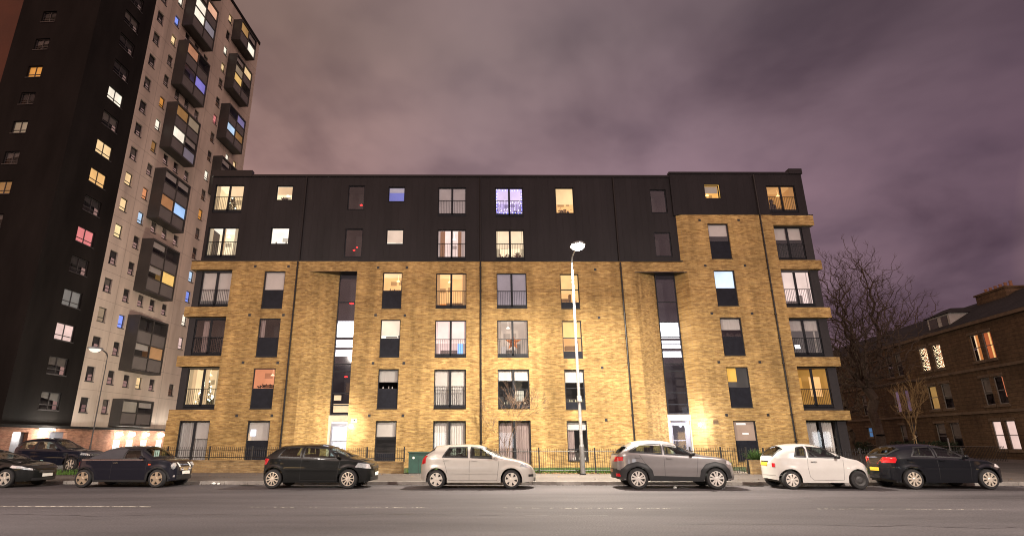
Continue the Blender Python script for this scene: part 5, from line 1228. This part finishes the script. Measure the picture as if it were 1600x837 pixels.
railing(-17.6, -8.95, .71, 1.32, 'black railing on the mossy wall at the left end of the flats', posts=(-17.6, -15.4, -13.2, -11.0, -8.95)); railing(-7.05, -3.36, .65, 1.27, 'black railing on the short wall left of the green cabinet', posts=(-7.05, -5.2, -3.36))
railing(-1.95, 9.0, .12, 1.22, 'long black railing before the lawn, behind the bright street lamp', posts=(-1.95, .6, 3.1, 5.7, 8.2, 9.0)); railing(10.05, 12.55, .12, 1.24, 'short black railing with green shrubs behind it, left of the brick planter', posts=(10.05, 11.42, 12.55)); railing(13.3, 21.8, .12, 1.2, 'black railing at the right end behind the white car', posts=(13.3, 15.4, 17.5, 19.6, 21.8))
# second post at the cabinet
railing(-19.6, -17.75, .12, 1.0, 'pale-lit railing stub on the grass verge beside the dark suv', y=lambda X: -5.2, posts=(-19.6, -17.75))
# grass tufts
GR = pbr('grass_blade', (.075, .155, .022), .8, var=.45, scale=6)
mb = MB()
for i in range(11000):
    if i < 8500: X = rnd.uniform(-3.2, 11.3); y = FL(X, .05+abs(rnd.gauss(0, .45)))
    elif i < 9800: X = rnd.uniform(-21.5, -17.9); y = rnd.uniform(-5.9, -4.6)
    else: X = rnd.uniform(13.2, 22); y = FL(X, .05+abs(rnd.gauss(0, .4)))
    h = rnd.uniform(.08, .26); a = rnd.uniform(0, 3.14); dx, dy = math.cos(a)*.014, math.sin(a)*.014; lx, ly = rnd.gauss(0, .06), rnd.gauss(0, .06)
    mb.face([(X-dx, y-dy, .13), (X+dx, y+dy, .13), (X+lx, y+ly, .13+h)])
o = mb.build('grass', GR, kind='stuff'); o['label'] = 'rough green grass growing along the foot of the railings'; o['category'] = 'grass'
LV = pbr('fallen_leaf', (.24, .13, .045), .85, var=.55, scale=18)
mb = MB()
for i in range(1700):
    X = rnd.uniform(-3.2, 9.2) if i < 1300 else rnd.uniform(-18, 21); y = FL(X, -abs(rnd.gauss(0, .16))-.02) if i < 1300 else FL(X, -rnd.uniform(.02, 4.5)); a = rnd.uniform(0, 6.28); s_ = rnd.uniform(.02, .05)
    p = Vector((X, y, .135+rnd.uniform(0, .04))); u = Vector((math.cos(a), math.sin(a), rnd.uniform(-.4, .4)))*s_; v = Vector((-math.sin(a), math.cos(a), rnd.uniform(-.4, .4)))*s_*.6
    mb.face([p-u, p-v, p+u, p+v])
o = mb.build('fallen_leaves', LV, kind='stuff'); o['label'] = 'brown fallen leaves strewn along the railing foot on the pavement'; o['category'] = 'leaves'
def foliage(m, c, rad, n, s0=.03, s1=.07, flat=1.):
    for i in range(n):
        d = Vector((rnd.gauss(0, 1), rnd.gauss(0, 1), rnd.gauss(0, 1))).normalized()*rnd.random()**.4
        p = Vector(c)+Vector((d.x*rad[0], d.y*rad[1], d.z*rad[2])); u = Vector((rnd.gauss(0, 1), rnd.gauss(0, 1), rnd.gauss(0, 1))).normalized()*rnd.uniform(s0, s1); v = u.cross(Vector((rnd.gauss(0, 1), rnd.gauss(0, 1), rnd.gauss(0, 1)))).normalized()*u.length*.55
        m.face([p-u, p-v, p+u, p+v])
def shrub(x, y, h, wd, label, n=420, z=.13, mat=None, spiky=False, cat='shrub', group=None):
    t = thing('garden_shrub', label, cat, (x, y, z), group); m = MB()
    for k in range(5): a = rnd.uniform(0, 6.28); m.tube([(x, y, z), (x+math.cos(a)*wd*.3, y+math.sin(a)*wd*.3, z+h*.5), (x+math.cos(a)*wd*.6, y+math.sin(a)*wd*.5, z+h*.9)], [.014, .009, .004], 5)
    m.build('stems', pbr('twig_bark', (.07, .05, .035), .9), t); m = MB()
    if spiky:
        for i in range(n):
            a = rnd.uniform(0, 6.28); e = rnd.uniform(.3, 1.4); l_ = h*rnd.uniform(.5, 1.1); d = Vector((math.cos(a)*math.cos(e), math.sin(a)*math.cos(e), math.sin(e))); s_ = Vector((-math.sin(a), math.cos(a), 0))*.016; b = Vector((x+rnd.gauss(0, wd*.35), y+rnd.gauss(0, wd*.2), z)); m.face([b-s_, b+s_, b+d*l_*.6+s_, b+d*l_+Vector((0, 0, -.05)), b+d*l_*.6-s_])
    else:
        for k in range(7): foliage(m, (x+rnd.gauss(0, wd*.35), y+rnd.gauss(0, wd*.25), z+h*rnd.uniform(.35, .8)), (wd*.4, wd*.35, h*.28), n//7)
    m.build('foliage', mat or LEAF, t); return t
shrub(10.35, -5.55, .62, .5, 'low loose shrub behind the short railing, nearest the dark doorway', group='shrubs behind the railings'); shrub(11.1, -5.75, .80, .5, 'taller loose shrub in the middle behind the short railing', group='shrubs behind the railings'); shrub(11.95, -5.9, .55, .45, 'yellowish low shrub behind the short railing, beside the planter', mat=pbr('leaf_yellow', (.09, .12, .02), .7, var=.4, scale=20), group='shrubs behind the railings')
# brick planter with a spiky plant
t = thing('brick_planter', 'square brick planter box standing at the right end of the short railing', 'planter', (12.95, -6.75, .12))
m = MB(); m.box(12.6, 13.28, -7.05, -6.45, .12, .72); m.build('box', MOSSY, t); m = MB(); m.box(12.64, 13.24, -7.01, -6.49, .721, .735); m.build('soil', pbr('soil', (.03, .02, .012), .95), t)
shrub(12.94, -6.75, .58, .22, 'dark spiky evergreen plant growing in the brick planter', 150, .73, spiky=True, cat='plant')
# green cabinet
t = thing('utility_cabinet', 'dark green utility cabinet with a small pale sticker beside the champagne hatchback', 'cabinet', (-2.62, -5.75, .12)); G_ = pbr('cabinet_green', (.018, .062, .045), .5, var=.2, scale=3)
m = MB(); m.box(-3.06, -2.08, -5.95, -5.55, .16, 1.06); m.build('case', G_, t); m = MB(); m.box(-3.10, -2.04, -5.99, -5.51, 1.062, 1.10); m.build('lid', G_, t); m = MB(); m.box(-3.02, -2.12, -5.91, -5.59, .12, .158); m.build('plinth', pbr('concrete', (.25, .24, .22), .9), t)
m = MB(); m.box(-2.575, -2.565, -5.956, -5.951, .18, 1.04); m.build('door_gap', BLACK, t); m = MB(); m.lathe([(.001, -.006), (.055, -.006), (.055, 0)], (-2.83, -5.951, .84), 'y', 12); m.build('sticker', WPLATE, t)
# litter by the kerb
for (X, d, s_, lab) in ((-10.05, -.13, .07, 'scrunched white paper in the gutter between two dark cars, left piece'), (-9.86, -.15, .055, 'scrunched white paper in the gutter between two dark cars, right piece'), (6.95, -1.6, .06, 'crumpled pale wrapper under the grey crossover')):
    p = RD(X, d, s_*.7); m = MB()
    rows = [[(p[0]+s_*math.sin(math.pi*i/6)*math.cos(q*.785)*rnd.uniform(.7, 1.25), p[1]+s_*math.sin(math.pi*i/6)*math.sin(q*.785)*rnd.uniform(.7, 1.25), p[2]-s_*.7*math.cos(math.pi*i/6)*rnd.uniform(.8, 1.)) for q in range(8)] for i in range(7)]
    m.grid(rows, 0, True); o = m.build('litter', pbr('paper', (.75, .74, .70), .8), org=(p[0], p[1], .0)); tag(o, lab, 'litter', 'litter in the gutter')
# ---------------------------------------------------------------- bare trees
BARK = pbr('bark', (.070, .050, .036), .95, var=.35, scale=8, bump=.4)
def bare_tree(x, y, z, h, label, seed, spread=.55, rad=.22, levels=6, bark=BARK, name='bare_tree', group='bare winter trees', lean=(0, 0), first=.25, tmin=.017):
    rn = random.Random(seed); t = thing(name, label, 'tree', (x, y, z), group); tr, cr = MB(), MB()
    def grow(p, d, L, r_, lv):
        n_ = 4 if lv < 3 else 3; pts = [p]; rs = [r_]; q = p.copy(); dd = d.copy()
        for k in range(n_):
            dd = (dd+Vector((rn.gauss(0, .11), rn.gauss(0, .11), rn.gauss(.04, .07)))).normalized(); q = q+dd*(L/n_); pts.append(q.copy()); rs.append(max(tmin, r_*(1-.30*(k+1)/n_)))
        (tr if lv < 2 else cr).tube(pts, rs, 8 if lv < 2 else (5 if lv < 4 else 3), cap=False)
        if lv >= levels: return
        nb = rn.choice((3, 3, 2)) if lv < levels-1 else rn.choice((4, 5))
        if lv == 0: nb = 4
        for k in range(nb):
            at = rn.uniform(.45, 1) if k else 1; i = min(len(pts)-1, max(1, int(round(at*n_)))); a = rn.uniform(0, 6.28)
            base = dd; s_ = base.cross(Vector((math.cos(a), math.sin(a), .3))).normalized(); nd_ = (base*(1-spread*.4)+s_*spread*rn.uniform(.7, 1.35)+Vector((0, 0, .10))).normalized()
            grow(pts[i], nd_, L*rn.uniform(.62, .86), max(tmin, rs[i]*rn.uniform(.58, .78)), lv+1)
    grow(Vector((x, y, z)), Vector((lean[0], lean[1], 1)).normalized(), h*first, rad, 0)
    tr.build('trunk', bark, t, 60); cr.build('crown', bark, t); return t
def crown_tree(x, y, z, c, rad, label, seed, n=1500, r0=.0125, twigs=4, bark=BARK):
    """limbs grown node by node towards points spread through the crown; thickness from what each limb carries"""
    import numpy as np
    rn = np.random.RandomState(seed); t = thing('bare_tree', label, 'tree', (x, y, z), 'bare winter trees'); zb_ = c[2]-rad[2]*.80
    nodes = [np.array((x, y, z))]; par = [-1]
    k = 6
    for i in range(1, k+1): nodes.append(np.array((x+rn.normal(0, .05)*i, y+rn.normal(0, .05)*i, z+(zb_-z)*i/k))); par.append(i-1)
    P = []
    while len(P) < n:
        d = rn.normal(size=3); d /= np.linalg.norm(d); rr_ = rn.rand()**.42; p = np.array(c)+d*rr_*np.array(rad)*(1+.16*math.sin(5*math.atan2(d[1], d[0])+seed)+.10*rn.normal())
        if p[2] > zb_: P.append(p)
    P.sort(key=lambda p: np.linalg.norm(p-nodes[k])); A = np.zeros((n*6+20, 3)); L_ = np.zeros(n*6+20)
    for i, q in enumerate(nodes): A[i] = q; L_[i] = np.linalg.norm(q-nodes[k])*(.3 if i >= k else 9)
    m_ = len(nodes)
    for p in P:
        dv = A[:m_]-p; D = np.sqrt((dv**2).sum(1)); cost = D+.30*L_[:m_]+np.where(A[:m_, 2] > p[2]+.2, 1.2, 0); i = int(cost.argmin()); a = A[i].copy(); L0 = D[i]; s_ = max(1, min(4, int(L0/.5))); prev = i
        for q in range(1, s_+1):
            f = q/s_; b = a+(p-a)*f; b[2] -= .10*L0*math.sin(math.pi*f)*(.6); b[:2] += rn.normal(0, .05, 2)*(0 if q == s_ else 1); A[m_] = b; L_[m_] = L_[prev]+np.linalg.norm(b-A[prev]); par.append(prev); prev = m_; m_ += 1
    cnt = np.ones(m_)
    kids = [[] for _ in range(m_)]
    for i in range(m_-1, 0, -1):
        if par[i] >= 0: cnt[par[i]] += cnt[i]; kids[par[i]].append(i)
    R_ = r0*cnt**.44; tr, cr = MB(), MB()
    for i in range(1, m_):
        p = par[i]; big = R_[i] > r0*7
        (tr if big else cr).tube([A[p], A[i]], [min(R_[p], R_[i]*1.25), R_[i]], 7 if big else (4 if R_[i] > r0*2 else 3), cap=False)
    for i in range(1, m_):
        if not kids[i]:
            for q in range(twigs):
                d = A[i]-np.array(c); d = d/ (np.linalg.norm(d)+.01)+rn.normal(0, .6, 3)+np.array((0, 0, .35)); d = d/np.linalg.norm(d); l_ = rn.uniform(.3, .75); e1 = A[i]+d*l_*.5; e2 = e1+(d+rn.normal(0, .25, 3))*l_*.5
                cr.tube([A[i], e1, e2], [r0*.8, r0*.7, r0*.5], 3, cap=False)
    tr.build('trunk', bark, t, 60); cr.build('crown', bark, t); return t
crown_tree(34.4, 15.6, 0, (34.3, 15.6, 11.4), (4.7, 4.8, 6.9), 'tall bare tree with a dense rounded twiggy crown, right behind the flats', 11, 2700, .0115)
crown_tree(55.5, 37.5, 0, (55.5, 37.5, 12.5), (6.5, 6, 6.2), 'second bare tree farther back, its crown showing over the tenement roof', 5, 900, .018)
crown_tree(37.8, 24.5, 0, (37.8, 24.5, 7.6), (3.6, 5, 5.0), 'lower bare tree close to the tenement front, half hidden by the tall bare tree', 23, 800)
bare_tree(30.2, 6.2, .1, 4.4, 'young thin tree with golden bare twigs tied to a stake', 3, .42, .035, 5, pbr('gold_bark', (.26, .17, .07), .9), 'young_tree', 'bare winter trees', first=.45, tmin=.006)
m = MB(); m.tube([(30.35, 6.1, .1), (30.32, 6.1, 1.9)], .03, 7); m.tube([(30.15, 6.2, 1.6), (30.4, 6.08, 1.75)], .02, 5); o = m.build('tree_stake', pbr('stake_wood', (.42, .32, .18), .9), org=(30.35, 6.1, .1)); tag(o, 'pale wooden stake supporting the young golden tree', 'stake')
bare_tree(1.72, -2.8, .13, 3.9, 'spindly bare sapling against the brick wall beside the mauve curtained window', 8, .40, .028, 5, pbr('sapling_bark', (.13, .08, .05), .9), 'sapling', 'bare winter trees', first=.42, tmin=.005)
# dark hedge and railing before the tenement
HEDGE = pbr('hedge_green', (.018, .030, .012), .9, var=.4, scale=6)
t = thing('garden_hedge', 'dark clipped hedge in front of the tenement ground floor', 'hedge', (38, 16, 0)); m = MB()
for k in range(26): s_ = 2+k*.36; p = TQ(s_, .75, -2.6); foliage(m, p, (.45, .45, .75), 150, .06, .13)
m.build('foliage', HEDGE, t)
t = thing('garden_hedge', 'dark overgrown bush in front of the blue-lit tenement window', 'hedge', tuple(TQ(20, 0, -2.2))); m = MB()
for k in range(14): p = TQ(16+k*.5, .7, -2.2); foliage(m, p, (.5, .5, .8), 130, .06, .13)
m.build('foliage', HEDGE, t)
t = thing('garden_railing', 'thin dark railing with tall end post before the tenement', 'railing', tuple(TQ(-1, 0, -4.5))); m = MB()
for k in range(120): p = TQ(-6+k*.15, 0, -4.5); m.box(p.x-.01, p.x+.01, p.y-.01, p.y+.01, .15, 1.15)
m.build('bars', IRON, t); m = MB(); m.tube([TQ(-6, 1.1, -4.5), TQ(12, 1.1, -4.5)], .02, 5); m.build('rail', pbr('pale_rail', (.16, .13, .11), .6), t); m = MB(); m.tube([TQ(-.4, 0, -4.52), TQ(-.4, 1.7, -4.52)], .05, 8); m.build('post', GALV, t)
# railing along the yard at the left
railing(-31, -24.5, .1, 1.25, 'rusty-looking yard railing in front of the red brick base of the high rise', y=lambda X: -3.9, posts=(-31, -27.7, -24.5))
# ---------------------------------------------------------------- things seen in the windows
def xmas(x, y, z, h, label, lights, ng=240, green=(.015, .04, .015)):
    t = thing('christmas_tree', label, 'christmas tree', (x, y, z)); m = MB(); m.tube([(x, y, z), (x, y, z+h*.2)], .03, 8); m.lathe([(.12, 0), (.15, .16), (.001, .16)], (x, y, z), 'z', 10); m.build('stand', SIL, t)
    m = MB()
    for i in range(ng*4):
        k = rnd.random()**.7; rr_ = h*.30*k+.02; a = rnd.uniform(0, 6.28); p = Vector((x+math.cos(a)*rr_*rnd.uniform(.4, 1), y+math.sin(a)*rr_*.6*rnd.uniform(.4, 1), z+h*(1-k*.86))); d = Vector((math.cos(a), math.sin(a)*.6, -.35))*.10; s_ = Vector((-math.sin(a), math.cos(a), 0))*.03; m.face([p-s_, p+s_, p+d])
    m.build('branches', pbr('needle_green', green, .9), t); m = MB()
    for i in range(lights):
        k = (i+.5)/lights; rr_ = h*.30*k**.8; a = -rnd.uniform(.1, 3.04); m.lathe([(.001, -.065), (.062, 0), (.001, .065)], (x+math.cos(a)*rr_, y+math.sin(a)*rr_*.6-.05, z+h*(1-k*.84)), 'z', 8)
    m.build('lights', glow_mat('tree_lights', (.95, 1., .72), 3.2), t)
xmas(-16.15, .95, 3.55, 1.85, 'lit christmas tree glowing white in the first-floor corner window at the left', 26)
xmas(-16.1, .85, zup(15.85), 1.35, 'dark christmas tree standing in the top left corner window', 3, 300, (.02, .03, .015))
t = thing('star_ornament', 'brown paper star hanging in the window beside the bright street lamp', 'ornament', (2.45, .30, 7.35)); m = MB()
for k in range(5):
    a = math.pi/2+k*2*math.pi/5; c_ = Vector((2.42, .34, 7.35)); tip = c_+Vector((math.cos(a)*.52, 0, math.sin(a)*.52))
    for d in (-.628, .628):
        v = c_+Vector((math.cos(a+d)*.2, 0, math.sin(a+d)*.2))
        m.face([tip, v, c_+Vector((0, -.10, 0))]); m.face([tip, v, c_+Vector((0, .05, 0))])
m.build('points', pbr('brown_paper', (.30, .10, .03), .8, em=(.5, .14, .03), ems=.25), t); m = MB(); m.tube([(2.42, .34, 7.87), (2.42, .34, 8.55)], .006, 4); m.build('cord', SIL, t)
t = thing('fairy_lights', 'blue and white fairy lights strung round the top floor window', 'fairy lights', (2.34, .36, zup(15.6))); m = MB(); m2 = MB(); x0_, x1_, z0_, z1_ = D4[1]
for i in range(96):
    k = i/96*4; e = .10
    p = (x0_+e+(x1_-x0_-2*e)*(k % 1), z1_-e) if k < 1 else ((x1_-e, z1_-e-(z1_-z0_-2*e)*(k % 1)) if k < 2 else ((x1_-e-(x1_-x0_-2*e)*(k % 1), z0_+.3) if k < 3 else (x0_+e, z0_+e+(z1_-z0_-2*e)*(k % 1))))
    (m if i % 3 else m2).lathe([(.001, -.035), (.028, 0), (.001, .035)], (p[0]+rnd.gauss(0, .02), .40, p[1]+rnd.gauss(0, .03)), 'z', 6)
for i in range(34): m2.lathe([(.001, -.03), (.024, 0), (.001, .03)], (rnd.uniform(x0_+.15, x1_-.15), .41, zup(rnd.uniform(15.9, 16.75))), 'z', 6)
m.build('blue_bulbs', glow_mat('fairy_blue', (.10, .12, 1.), 5), t); m2.build('white_bulbs', glow_mat('fairy_white', (.9, .85, 1.), 3.2), t)
def silhouette(x, y, z, h, label):
    m = MB(); P = [(.001, 0), (.20, 0), (.235, .28), (.25, .50), (.23, .62), (.10, .70), (.07, .75), (.10, .80), (.115, .90), (.09, .98), (.001, 1.)]
    rows = [[(x+a*h*1.05*math.cos(q*math.pi/9), y+a*h*.55*math.sin(q*math.pi/9), z+b*h) for q in range(18)] for a, b in P]
    m.grid(rows, 0, True); o = m.build('draped_armchair', SIL, org=(x, y, z), smooth=60); tag(o, label, 'occupant')  # dark head-and-shoulders figure of a person inside the window
silhouette(20.0, .75, 15.9, 1.15, 'dark hunched shape of an armchair in the top right corner window')
# floodlight clipped low on the second-floor corner window
t = thing('flood_light', 'small bright white floodlight at the corner of the second-floor corner window', 'floodlight', (19.55, -.02, 7.0)); m = MB(); m.box(19.46, 19.80, -.12, -.05, 6.86, 7.10); m.build('case', METAL, t); m = MB(); m.face([(19.48, -.123, 6.88), (19.78, -.123, 6.88), (19.78, -.123, 7.08), (19.48, -.123, 7.08)]); m.build('lens', glow_mat('flood_glow', (.95, .95, 1.), 9), t)

# ---------------------------------------------------------------- damp night air
if HAZE:
    m, n, l = newmat('night_haze'); o_ = n.new('ShaderNodeOutputMaterial'); v_ = n.new('ShaderNodeVolumePrincipled')
    v_.inputs['Color'].default_value = (.85, .84, .9, 1); v_.inputs['Density'].default_value = HAZE; v_.inputs['Anisotropy'].default_value = .55; l.new(v_.outputs[0], o_.inputs['Volume'])
    mb = MB(); mb.box(-130, 130, -62, 130, -1.1, 64); hz = mb.build('haze', m, kind='stuff'); hz['label'] = 'thin damp night air over the whole street'; hz['category'] = 'haze'
